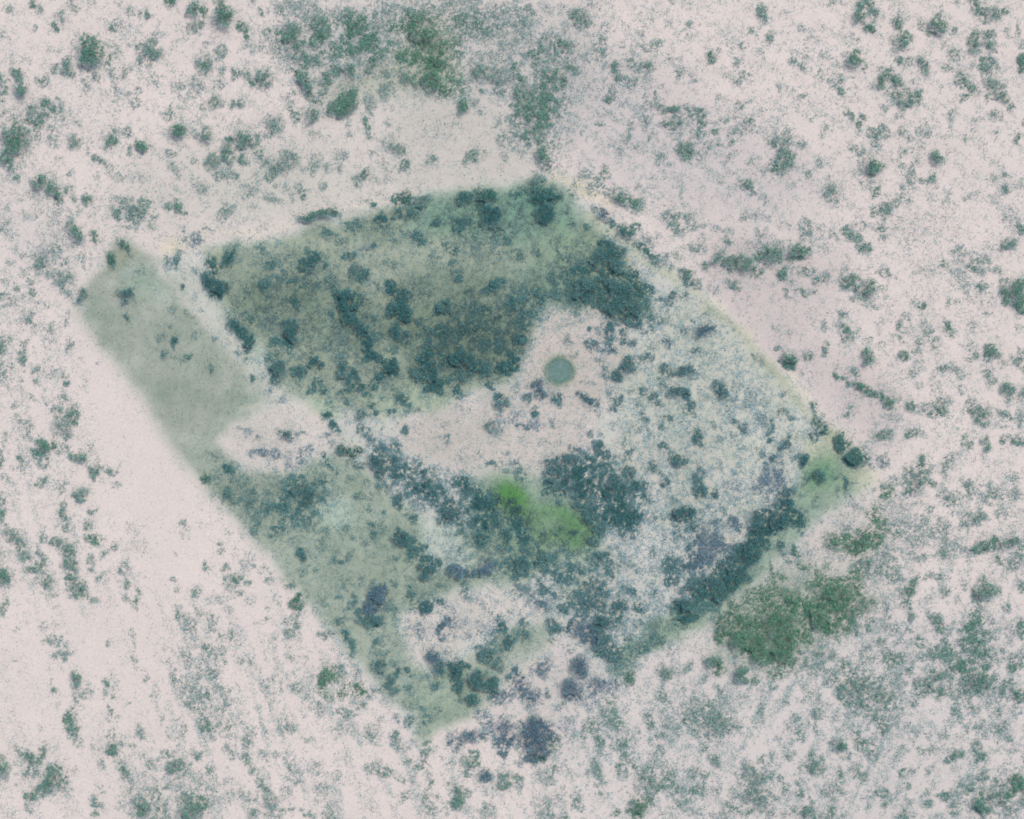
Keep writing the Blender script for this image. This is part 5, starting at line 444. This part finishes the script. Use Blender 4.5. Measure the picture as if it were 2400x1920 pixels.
# rim of the waterhole
paint(np.clip(1 - np.abs(pr - 30) / 16, 0, 1), (168, 178, 152), .7)

tone = np.stack([1.3 * N80 + 1.2 * N30, 1.3 * N80 + 1.0 * N30, 1.3 * N80 + 0.8 * N30], -1)
strip0 = poly_mask([(252, 508), (326, 553), (392, 622), (470, 722), (545, 800), (560, 842), (500, 862), (440, 925), (400, 988), (280, 805), (156, 655), (175, 620)], 8)
T = np.clip(T + tone * 0.9 + (N12 * 2.2 + N6 * 1.6 + N30 * 1.5)[..., None] * np.array([1.1, .8, 1.0]) * (pad + 0.8 * strip0)[..., None], 0, 255)
ALB = lin(T)
GROUND_GAIN = np.array([0.618, 0.620, 0.585])
ALB = ALB * GROUND_GAIN


# ------------------------------------------------------------------ materials
def attr_material(name, rough=0.9, grain=None, use_obj=False, spec=0.15):
    m = bpy.data.materials.new(name)
    m.use_nodes = True
    nt = m.node_tree
    b = nt.nodes['Principled BSDF']
    b.inputs['Roughness'].default_value = rough
    b.inputs['Specular IOR Level'].default_value = spec
    at = nt.nodes.new('ShaderNodeAttribute')
    at.attribute_name = 'tint'
    out = at.outputs['Color']
    if grain:
        geo = nt.nodes.new('ShaderNodeNewGeometry')
        prev = None
        for sc, lo, hi, det in grain:
            n = nt.nodes.new('ShaderNodeTexNoise')
            n.inputs['Scale'].default_value = sc
            n.inputs['Detail'].default_value = det
            n.inputs['Roughness'].default_value = 0.6
            nt.links.new(geo.outputs['Position'], n.inputs['Vector'])
            mr = nt.nodes.new('ShaderNodeMapRange')
            mr.inputs['From Min'].default_value = 0.28
            mr.inputs['From Max'].default_value = 0.72
            mr.inputs['To Min'].default_value = lo
            mr.inputs['To Max'].default_value = hi
            nt.links.new(n.outputs['Fac'], mr.inputs['Value'])
            if prev is None:
                prev = mr.outputs[0]
            else:
                mu = nt.nodes.new('ShaderNodeMath')
                mu.operation = 'MULTIPLY'
                nt.links.new(prev, mu.inputs[0])
                nt.links.new(mr.outputs[0], mu.inputs[1])
                prev = mu.outputs[0]
        vm = nt.nodes.new('ShaderNodeVectorMath')
        vm.operation = 'SCALE'
        nt.links.new(out, vm.inputs[0])
        nt.links.new(prev, vm.inputs['Scale'])
        out = vm.outputs[0]
        bump = nt.nodes.new('ShaderNodeBump')
        bump.inputs['Strength'].default_value = 0.25
        bump.inputs['Distance'].default_value = 0.08
        nt.links.new(prev, bump.inputs['Height'])
        nt.links.new(bump.outputs[0], b.inputs['Normal'])
    nt.links.new(out, b.inputs['Base Color'])
    return m


M_SOIL = attr_material('sandy_soil', 0.95, [(0.75, 0.90, 1.10, 5.0), (0.12, 0.97, 1.03, 3.0), (0.02, 0.985, 1.015, 2.0)])
M_LEAF = attr_material('scrub_leaves', 0.85)
M_BARK = bpy.data.materials.new('grey_bark')
M_BARK.use_nodes = True
_n = M_BARK.node_tree
_t = _n.nodes.new('ShaderNodeTexNoise')
_t.inputs['Scale'].default_value = 6.0
_r = _n.nodes.new('ShaderNodeValToRGB')
_r.color_ramp.elements[0].color = (0.07, 0.05, 0.04, 1)
_r.color_ramp.elements[1].color = (0.20, 0.17, 0.14, 1)
_n.links.new(_t.outputs['Fac'], _r.inputs[0])
_n.links.new(_r.outputs[0], _n.nodes['Principled BSDF'].inputs['Base Color'])
_n.nodes['Principled BSDF'].inputs['Roughness'].default_value = 0.9
M_WATER = bpy.data.materials.new('still_water')
M_WATER.use_nodes = True
_n = M_WATER.node_tree
_t = _n.nodes.new('ShaderNodeTexNoise')
_t.inputs['Scale'].default_value = 0.5
_t.inputs['Detail'].default_value = 6.0
_g = _n.nodes.new('ShaderNodeNewGeometry')
_n.links.new(_g.outputs['Position'], _t.inputs['Vector'])
_r = _n.nodes.new('ShaderNodeValToRGB')
_r.color_ramp.elements[0].position = 0.3
_r.color_ramp.elements[1].position = 0.7
_r.color_ramp.elements[0].color = (0.050, 0.112, 0.096, 1)
_r.color_ramp.elements[1].color = (0.100, 0.172, 0.150, 1)
_n.links.new(_t.outputs['Fac'], _r.inputs[0])
_n.links.new(_r.outputs[0], _n.nodes['Principled BSDF'].inputs['Base Color'])
_n.nodes['Principled BSDF'].inputs['Roughness'].default_value = 0.25


# ------------------------------------------------------------------ mesh helpers
def tag(o, label=None, cat=None, group=None, kind=None):
    if label: o['label'] = label
    if cat: o['category'] = cat
    if group: o['group'] = group
    if kind: o['kind'] = kind
    return o


def mesh_from(name, verts, faces, colors=None):
    """verts (N,3), faces (M,4) or (M,3) arrays, colors (N,3)"""
    me = bpy.data.meshes.new(name)
    k = faces.shape[1]
    me.vertices.add(len(verts))
    me.vertices.foreach_set('co', np.ascontiguousarray(verts, np.float32).ravel())
    me.loops.add(faces.size)
    me.loops.foreach_set('vertex_index', np.ascontiguousarray(faces, np.int32).ravel())
    me.polygons.add(len(faces))
    me.polygons.foreach_set('loop_start', np.arange(0, faces.size, k, dtype=np.int32))
    me.polygons.foreach_set('loop_total', np.full(len(faces), k, np.int32))
    if colors is not None:
        ca = me.color_attributes.new('tint', 'FLOAT_COLOR', 'POINT')
        c4 = np.ones((len(verts), 4), np.float32)
        c4[:, :3] = colors
        ca.data.foreach_set('color', c4.ravel())
    me.update(calc_edges=True)
    return me


def link(name, me, mat, parent=None, loc=(0, 0, 0)):
    me.materials.append(mat)
    o = bpy.data.objects.new(name, me)
    o.location = loc
    o.parent = parent
    COL.objects.link(o)
    return o


# ------------------------------------------------------------------ the ground, one sheet to the horizon, and the surfaces that lie on it
gi = np.arange(0, W, 3)
gj = np.arange(0, H, 3)
gx = (gi - (W - 1) / 2.0) * CELL
gy = ((H - 1) / 2.0 - gj) * CELL
far = np.array([380., 480., 650., 1000., 1700., 3200., 6000.])
X = np.concatenate([-far[::-1], gx, far])
Y = np.concatenate([far[::-1], gy, -far])
ii = np.concatenate([np.full(7, 0), gi, np.full(7, W - 1)])
jj = np.concatenate([np.full(7, 0), gj, np.full(7, H - 1)])
ALBs = np.stack([blur(ALB[..., c], 0.7) for c in range(3)], -1)
base_alb = lin((214, 205, 200)) * GROUND_GAIN
fade = np.clip(edge / 50.0, 0, 1)[..., None]
ALBs = ALBs * fade + base_alb * (1 - fade)
XX, YY = np.meshgrid(X, Y)
ZZ = hgt[np.ix_(jj, ii)].copy()
ZZ[:7] = 0; ZZ[-7:] = 0; ZZ[:, :7] = 0; ZZ[:, -7:] = 0
CC = ALBs[np.ix_(jj, ii)]
nx, ny = len(X), len(Y)
idx = np.arange(nx * ny).reshape(ny, nx)
F = np.stack([idx[1:, :-1], idx[1:, 1:], idx[:-1, 1:], idx[:-1, :-1]], -1)
verts = np.stack([XX, YY, ZZ], -1).reshape(-1, 3)
cols = CC.reshape(-1, 3)


def sheet(name, fm, dz, label):
    f = F[fm].reshape(-1, 4)
    u, inv = np.unique(f, return_inverse=True)
    v = verts[u].copy()
    v[:, 2] += dz
    o = link(name, mesh_from(name, v, inv.reshape(f.shape), cols[u]), M_SOIL)
    return tag(o, label, kind='structure')


# which surface a face belongs to
def face_mask(m):
    full = np.zeros((ny, nx))
    full[:] = m[np.ix_(jj, ii)]
    full[:7] = 0; full[-7:] = 0; full[:, :7] = 0; full[:, -7:] = 0
    return full[:-1, :-1] > 0.5


trk = face_mask(np.maximum.reduce([track_a * 1.0, track_b * 1.1, track_c * 1.1, track_d * 1.1]))
mdw = face_mask(meadow) & ~trk
strip_m = poly_mask([(252, 508), (326, 553), (392, 622), (470, 722), (545, 800), (560, 842), (500, 862), (440, 925), (400, 988), (280, 805), (156, 655), (175, 620)], 5)
stp = face_mask(strip_m) & ~trk & ~mdw
pdk = face_mask(pad) & ~trk & ~mdw & ~stp
far_m = ~(trk | mdw | stp | pdk)
sheet('ground', np.ones_like(trk), 0.0, 'pale pinkish sandy ground of the open scrubland around the paddock')
sheet('paddock_ground', pdk, 0.02, 'grey green and pale ground inside the many cornered paddock')
sheet('grass_strip', stp, 0.02, 'smooth grey green grass strip along the paddock side')
sheet('sand_track', trk, 0.02, 'narrow pale yellow sand tracks along the paddock edges')
sheet('green_meadow', mdw, 0.02, 'small bright green meadow in the middle of the lower paddock')

# ------------------------------------------------------------------ the waterhole
px, py = to_xy(POND[0], POND[1])
pz = float(height_at(px, py))
pond = tag(bpy.data.objects.new('round_pond', None), 'round teal waterhole with grassy rim on bare ground inside the paddock', 'pond')
pond.location = (float(px), float(py), pz + 0.02)
COL.objects.link(pond)
n = 72
th = np.arange(n) * 2 * math.pi / n
wob = 1 + 0.035 * np.sin(3 * th + 1) + 0.015 * np.sin(5 * th) + 0.012 * np.sin(9 * th + 2)
rw = 28.0 * S
ring = [0.0, 0.5, 0.8, 1.0]
vs, fs = [(0, 0, 0.06)], []
for k, q in enumerate(ring[1:]):
    for t, w_ in zip(th, wob):
        vs.append((math.cos(t) * rw * q * w_, math.sin(t) * rw * q * w_, 0.06))
fl = []
for a in range(n):
    b = (a + 1) % n
    fl.append((0, 1 + a, 1 + b, 0))
vs = np.array(vs)
tri = [(0, 1 + a, 1 + (a + 1) % n) for a in range(n)]
quad = [(1 + k * n + a, 1 + (k + 1) * n + a, 1 + (k + 1) * n + (a + 1) % n, 1 + k * n + (a + 1) % n) for k in range(2) for a in range(n)]
me = bpy.data.meshes.new('water')
me.from_pydata([tuple(v) for v in vs], [], tri + quad)
link('water', me, M_WATER, pond)
prof = [(0.97, 0.02), (1.02, 0.14), (1.10, 0.22), (1.2, 0.16), (1.34, 0.0)]
bv, bc = [], []
for q, z in prof:
    for t, w_ in zip(th, wob):
        bv.append((math.cos(t) * rw * q * w_, math.sin(t) * rw * q * w_, z + 0.03 * math.sin(7 * t + q * 9)))
        g_ = 0.55 + 0.1 * math.sin(11 * t + 3 * q) + 0.08 * math.sin(23 * t)
        bc.append(lin((118 + 62 * (q - .97) / .37 + 8 * g_, 144 + 32 * (q - .97) / .37 + 6 * g_, 130 + 34 * (q - .97) / .37)) * 0.61)
bf = [(k * n + a, (k + 1) * n + a, (k + 1) * n + (a + 1) % n, k * n + (a + 1) % n) for k in range(len(prof) - 1) for a in range(n)]
link('bank', mesh_from('bank', np.array(bv), np.array(bf), np.array(bc)), M_SOIL, pond)

# ------------------------------------------------------------------ leaf colours by place and density (picture sRGB, then albedo)
LEAF_GAIN = np.array([0.66, 0.84, 0.74])


def leaf_albedo(j, i, dens, r):
    p = near_pad[j, i][:, None]
    hb, hg = HB[j, i][:, None], HG[j, i][:, None]
    s = np.clip((dens - 0.32) / 0.52, 0, 1)[:, None]
    out = (1 - s) * np.array([150, 157, 163.]) + s * np.array([98, 129, 118.])
    ins = (1 - s) * np.array([136, 152, 155.]) + s * np.array([66, 101, 107.])
    c = out * (1 - p) + ins * p
    c = c + (p * np.clip((T[j, i].mean(1, keepdims=True) - 180) / 20, 0, 1)) * np.array([2, -1, 8.]) * (1 - s)
    c = c * (1 - hb) + hb * ((1 - s) * np.array([140, 148, 164.]) + s * np.array([86, 106, 126.]))
    gcol = (1 - p) * np.array([90, 124, 104.]) + p * np.array([70, 106, 97.])
    c = c * (1 - hg * 0.65) + hg * 0.65 * gcol
    a = lin(c) * LEAF_GAIN
    a = a * np.minimum(1, (0.74 - 0.12 * s) * ALB[j, i].mean(1, keepdims=True) / a.mean(1, keepdims=True))     # plants are never paler than the grass they grow in
    k = np.exp(r.standard_normal((len(j), 1)) * 0.36 - 0.03)
    hue = 1 + r.standard_normal((len(j), 3)) * 0.05
    return np.clip(a * k * hue, 0.004, 0.6)


def leaf_quads(pos, size, tilt, r):
    """irregular small leaf clumps, one face each"""
    m = len(pos)
    yaw = r.uniform(0, 2 * math.pi, m)
    az = r.uniform(0, 2 * math.pi, m)
    tl = np.abs(r.standard_normal(m)) * tilt
    nrm = np.stack([np.sin(tl) * np.cos(az), np.sin(tl) * np.sin(az), np.cos(tl)], -1)
    a = np.stack([np.cos(yaw), np.sin(yaw), np.zeros(m)], -1)
    a -= nrm * (a * nrm).sum(1, keepdims=True)
    a /= np.linalg.norm(a, axis=1, keepdims=True)
    b = np.cross(nrm, a)
    s = size[:, None]
    out = np.empty((m, 3, 3))
    for q, t in enumerate((0.0, 2.094, 4.189)):
        k = r.uniform(0.65, 1.2, (m, 1))
        out[:, q] = pos + s * k * (a * math.cos(t) + b * math.sin(t))
    return out.reshape(-1, 3), np.arange(m * 3).reshape(m, 3)


LEAF_R = 0.30
LEAF_A = 1.10 * LEAF_R ** 2 * 0.9        # mean plan area of one clump


def scatter(c, r):
    """number of leaf clumps per cell for a wanted coverage"""
    lam = -np.log(1 - np.clip(c, 0, 0.95)) * CELL * CELL / LEAF_A
    nn = r.poisson(lam)
    j, i = np.nonzero(nn)
    k = np.repeat(np.arange(len(j)), nn[j, i])
    return j[k], i[k]


def cell_xy(j, i, r):
    x = (i - (W - 1) / 2.0 + r.uniform(-.5, .5, len(i))) * CELL
    y = ((H - 1) / 2.0 - j + r.uniform(-.5, .5, len(j))) * CELL
    return x, y


# ------------------------------------------------------------------ which plants stand alone as things
cells = np.bincount(OWN[OWN >= 0], minlength=len(blobs))
cand = [(cells[i] * b[5] ** 1.5, i) for i, b in enumerate(blobs) if cells[i] > 14 and b[5] >= 0.5]
cand.sort(reverse=True)
ordered = [i for _, i in cand]
trees = [i for i in ordered if blobs[i][5] >= 0.7][:150]
rest = [i for i in ordered if i not in set(trees)]
bushes = rest[:290]
kind_of = {i: 'tree' for i in trees}
kind_of.update({i: 'bush' for i in bushes})
is_thing = np.zeros(len(blobs) + 1, bool)
for i in kind_of:
    is_thing[i] = True

TH = is_thing[OWN]
TH[OWN < 0] = False

# leaves of the things
r1 = np.random.default_rng(31)
tj, ti = scatter(np.where(TH, cov, 0), r1)
own = OWN[tj, ti]
order = np.argsort(own, kind='stable')
tj, ti, own = tj[order], ti[order], own[order]
tx, ty = cell_xy(tj, ti, r1)
starts = np.searchsorted(own, np.arange(len(blobs) + 1))

LANDMARKS = [
    ('the round pond', 1312, 869), ('the bright green meadow', 1225, 1205), ('the top corner of the paddock', 1300, 430),
    ('the right corner of the paddock', 2045, 1122), ('the bottom tip of the paddock', 985, 1738),
    ('the left corner of the grass strip', 172, 724), ('the top corner of the grass strip', 284, 562),
    ('the pale oval clearing', 652, 1028), ('the bare ground beside the pond', 1130, 1050), ('the pale wedge', 1040, 1275),
    ('the pink clearing', 1110, 1440), ('the bend in the paddock top edge', 800, 500),
    ('the long right side of the paddock', 1740, 790), ('the blue grey thicket', 1255, 1725),
    ('the dark tree belt', 1720, 1340), ('the dense green outer thicket', 1840, 1500),
    ('the dark square thicket', 217, 122), ('the green clump above the paddock', 806, 245),
    ('the bare sand by the strip', 330, 1130), ('the open sand in the lower left', 300, 1560),
    ('the top left corner of the picture', 0, 0), ('the top right corner of the picture', 2400, 0),
    ('the bottom left corner of the picture', 0, 1920), ('the bottom right corner of the picture', 2400, 1920),
    ('the middle of the top edge', 1200, 0), ('the middle of the right edge', 2400, 960),
    ('the middle of the bottom edge', 1200, 1920), ('the middle of the left edge', 0, 960),
    ('the straight shrub row', 1560, 255), ('the open ground in the upper right', 1700, 150),
    ('the olive shade', 830, 700), ('the sloping grey strip of the paddock', 420, 880),
    ('the dark grove in the upper field', 1460, 670), ('the lower right scrub', 2050, 1640),
    ('the scrub left of the bottom tip', 700, 1620), ('the upper right scatter', 2150, 330),
    ('the thicket beside the meadow', 1430, 1150),
]
DIRS = ['right of', 'below and right of', 'below', 'below and left of', 'left of', 'above and left of', 'above', 'above and right of']
ORD = ['nearest', 'second', 'third', 'fourth', 'fifth', 'sixth', 'seventh', 'eighth', 'ninth', 'tenth', 'eleventh', 'twelfth']


def shade_word(b, j, i):
    p = near_pad[j, i] > 0.5
    if b[6] == 'b' or HB[j, i] > 0.5:
        return 'blue grey'
    if b[6] == 'g' or HG[j, i] > 0.5:
        return 'dark green'
    if p:
        return 'dark teal' if b[5] >= .7 else 'dusky teal'
    return 'deep green grey' if b[5] >= .65 else 'pale grey green'


groups = {}
info = {}
for i in kind_of:
    b = blobs[i]
    best = min(range(len(LANDMARKS)), key=lambda k: math.hypot(b[0] - LANDMARKS[k][1], b[1] - LANDMARKS[k][2]))
    lu, lv = LANDMARKS[best][1:]
    dist = math.hypot(b[0] - lu, b[1] - lv)
    ang = math.degrees(math.atan2(b[1] - lv, b[0] - lu)) % 360
    di = int(((ang + 22.5) % 360) // 45)
    groups.setdefault((best, di, kind_of[i]), []).append((dist, i))
for (lm, di, kd), lst in groups.items():
    lst.sort()
    for k, (dist, i) in enumerate(lst):
        info[i] = (lm, di, k, len(lst))


def make_label(i):
    b = blobs[i]
    lm, di, k, nn = info[i]
    j_, i_ = min(H - 1, int(b[1] / 2) + PAD), min(W - 1, int(b[0] / 2) + PAD)
    size = 'large' if cells[i] > 230 else ('small' if cells[i] < 90 else 'mid-sized')
    rt = max(b[2], b[3]) / min(b[2], b[3])
    shape = 'long ' if rt > 1.7 else ('' if rt > 1.2 else 'round ')
    od = '' if nn == 1 else ORD[min(k, 11)] + ' '
    s = '%s%s%s %s %s %s' % (od, shape, shade_word(b, j_, i_), kind_of[i], DIRS[di], LANDMARKS[lm][0])
    if len(s.split()) < 14:
        s = (od + size + ' ' + s[len(od):])
    if len(s.split()) > 16:
        s = s.replace('the bottom right corner of the picture', 'the bottom right corner').replace('the top corner of the grass strip', 'the grass strip top corner')
        s = s.replace('the open sand in the lower left', 'the lower left sand')
    if len(s.split()) > 16:
        s = s.replace('round ', '', 1).replace('long ', '', 1)
    return s


def trunk_mesh(hh, rr, r):
    """a tapered trunk that forks into limbs, six sided"""
    segs = [((0, 0, -0.3), (r.uniform(-.1, .1) * rr, r.uniform(-.1, .1) * rr, hh * 0.42), 0.09 * hh ** 0.9, 0.06 * hh ** 0.9)]
    fork = segs[0][1]
    for k in range(5):
        a = k * 2 * math.pi / 5 + r.uniform(-.4, .4)
        q = r.uniform(.45, .75)
        segs.append((fork, (math.cos(a) * rr * q, math.sin(a) * rr * q, hh * r.uniform(.62, .8)), 0.045 * hh ** .9, 0.012 * hh ** .9))
    vv, ff = [], []
    for p0, p1, r0, r1_ in segs:
        d = Vector(p1) - Vector(p0)
        qd = d.to_track_quat('Z', 'Y')
        s0 = len(vv)
        for p, rad in ((p0, r0), (p1, r1_)):
            for m_ in range(6):
                a = m_ * math.pi / 3
                vv.append(tuple(Vector(p) + qd @ Vector((math.cos(a) * rad, math.sin(a) * rad, 0))))
        for m_ in range(6):
            ff.append((s0 + m_, s0 + (m_ + 1) % 6, s0 + 6 + (m_ + 1) % 6, s0 + 6 + m_))
        ff.append(tuple(s0 + 11 - m_ for m_ in range(6)))
        ff.append(tuple(s0 + m_ for m_ in range(6)))
    me_ = bpy.data.meshes.new('trunk')
    me_.from_pydata(vv, [], [f[::-1] for f in ff])
    return me_


def bush_stems(hh, rx, r):
    vv, ff, cc = [], [], []
    for k in range(7):
        a = r.uniform(0, 2 * math.pi)
        q = r.uniform(.2, .7) * rx
        p0 = Vector((math.cos(a) * q * .3, math.sin(a) * q * .3, -0.15))
        p1 = Vector((math.cos(a) * q, math.sin(a) * q, hh * r.uniform(.55, .85)))
        s0 = len(vv)
        for p, rad in ((p0, .07), (p1, .02)):
            for m_ in range(4):
                t = m_ * math.pi / 2
                vv.append((p.x + math.cos(t) * rad, p.y + math.sin(t) * rad, p.z))
                cc.append((.10, .085, .07))
        for m_ in range(4):
            ff.append((s0 + m_, s0 + (m_ + 1) % 4, s0 + 4 + (m_ + 1) % 4))
            ff.append((s0 + m_, s0 + 4 + (m_ + 1) % 4, s0 + 4 + m_))
    return np.array(vv), np.array(ff), np.array(cc)


r2 = np.random.default_rng(77)
for i in ordered:
    kd = kind_of.get(i)
    if not kd:
        continue
    s0, s1 = starts[i], starts[i + 1]
    if s1 - s0 < 12:
        continue
    b = blobs[i]
    x, y, j, ii_ = tx[s0:s1], ty[s0:s1], tj[s0:s1], ti[s0:s1]
    cx, cy = float(x.mean()), float(y.mean())
    cz = float(height_at(cx, cy))
    rad = math.sqrt(cells[i] * CELL * CELL / math.pi)
    hh = (2.2 + 0.55 * rad) * r2.uniform(.85, 1.15) if kd == 'tree' else (0.9 + 0.35 * rad) * r2.uniform(.85, 1.15)
    rr = np.clip(R[j, ii_] / 1.2, 0, 1)
    dome = np.sqrt(np.clip(1 - rr ** 2.2, 0, 1))
    up = r2.uniform(0, 1, len(x)) ** 0.5
    lump = 1 + 0.12 * N3[j, ii_] + 0.1 * N6[j, ii_]
    if kd == 'tree':
        z = hh * (0.45 + (0.55 * dome * lump) * up)
    else:
        z = hh * (0.12 + (0.88 * (0.25 + 0.75 * dome) * lump) * up)
    z = np.maximum(z, 0.15)
    z += height_at(x, y) - cz
    pos = np.stack([x - cx, y - cy, z], -1)
    v_, f_ = leaf_quads(pos, LEAF_R * r2.uniform(.7, 1.3, len(x)), 0.55, r2)
    c_ = np.repeat(leaf_albedo(j, ii_, D[j, ii_], r2), 3, axis=0)
    if kd == 'tree':
        root = bpy.data.objects.new('broad_crowned_tree', None)
        root.location = (cx, cy, cz)
        COL.objects.link(root)
        tag(root, make_label(i), 'tree', 'scattered trees')
        link('crown', mesh_from('crown', v_, f_, c_), M_LEAF, root)
        link('trunk', trunk_mesh(hh, rad, r2), M_BARK, root)
    else:
        sv, sf, sc_ = bush_stems(hh, rad, r2)
        f2 = sf + len(v_)
        o = link('round_bush' if abs(b[2] - b[3]) < 2 else 'spreading_bush',
                 mesh_from('bush', np.concatenate([v_, sv]), np.concatenate([f_, f2]), np.concatenate([c_, sc_])), M_LEAF, None, (cx, cy, cz))
        tag(o, make_label(i), 'bush', 'scattered bushes')


# ------------------------------------------------------------------ everything nobody could count
def stuff(name, mask, c, seed, hmax, label, colour=None, size=1.0):
    r = np.random.default_rng(seed)
    j, i = scatter(np.where(mask, c, 0), r)
    x, y = cell_xy(j, i, r)
    z = height_at(x, y) + 0.08 + r.uniform(0, 1, len(x)) * hmax * np.clip(0.3 + D[j, i], 0, 1) + 0.24 * np.exp(-((pr[j, i] - 33) / 6.0) ** 2)
    v_, f_ = leaf_quads(np.stack([x, y, z], -1), LEAF_R * size * r.uniform(.65, 1.3, len(x)), 0.45, r)
    c_ = leaf_albedo(j, i, D[j, i], r) if colour is None else colour(j, i, r)
    o = link(name, mesh_from(name, v_, f_, np.repeat(c_, 3, axis=0)), M_LEAF)
    return tag(o, label, kind='stuff')


PM = pad > 0.5
stuff('low_scrub', ~TH & ~PM, cov, 41, 1.4, 'countless low grey green scrub clumps on the open sand outside the paddock')
stuff('paddock_scrub', ~TH & PM, cov, 42, 1.4, 'countless low teal scrub clumps inside the paddock')
stuff('sparse_undergrowth', cov > -1, cov_bg, 43, 0.4, 'thin speckle of tiny dry shrubs and tussocks over all the ground')


def grass_colour(j, i, r):
    a = ALBs[j, i] * np.exp(r.standard_normal((len(j), 1)) * 0.13 - 0.02)
    k = np.where(pr[j, i] < 33, 1.0, np.exp(-((pr[j, i] - 33) / 8.0) ** 2))[:, None]
    return a * np.array([0.97, 1.0, 0.98]) * (1 - k) + k * lin((110, 142, 126)) * 0.66 * np.exp(r.standard_normal((len(j), 1)) * 0.2)


green = np.clip((T[..., 1] - T[..., 0]) / 14.0, 0, 1)
fringe = np.maximum(0.62 * np.exp(-((pr - 29.0 - 3.0 * N6) / 5.5) ** 2), 0.30 * (pr < 27) * np.clip(0.4 + 0.8 * N3, 0, 1))
stuff('grass_tussocks', pr > -1, np.maximum(0.34 * green * np.clip(1 - D, 0, 1) * np.clip(0.8 + 0.3 * N6 + 0.3 * N3, 0, 2) * (pr > POND[2] + 3), fringe), 44, 0.15,
      'short grey green grass tussocks over the greener fields and meadow', grass_colour, 0.8)
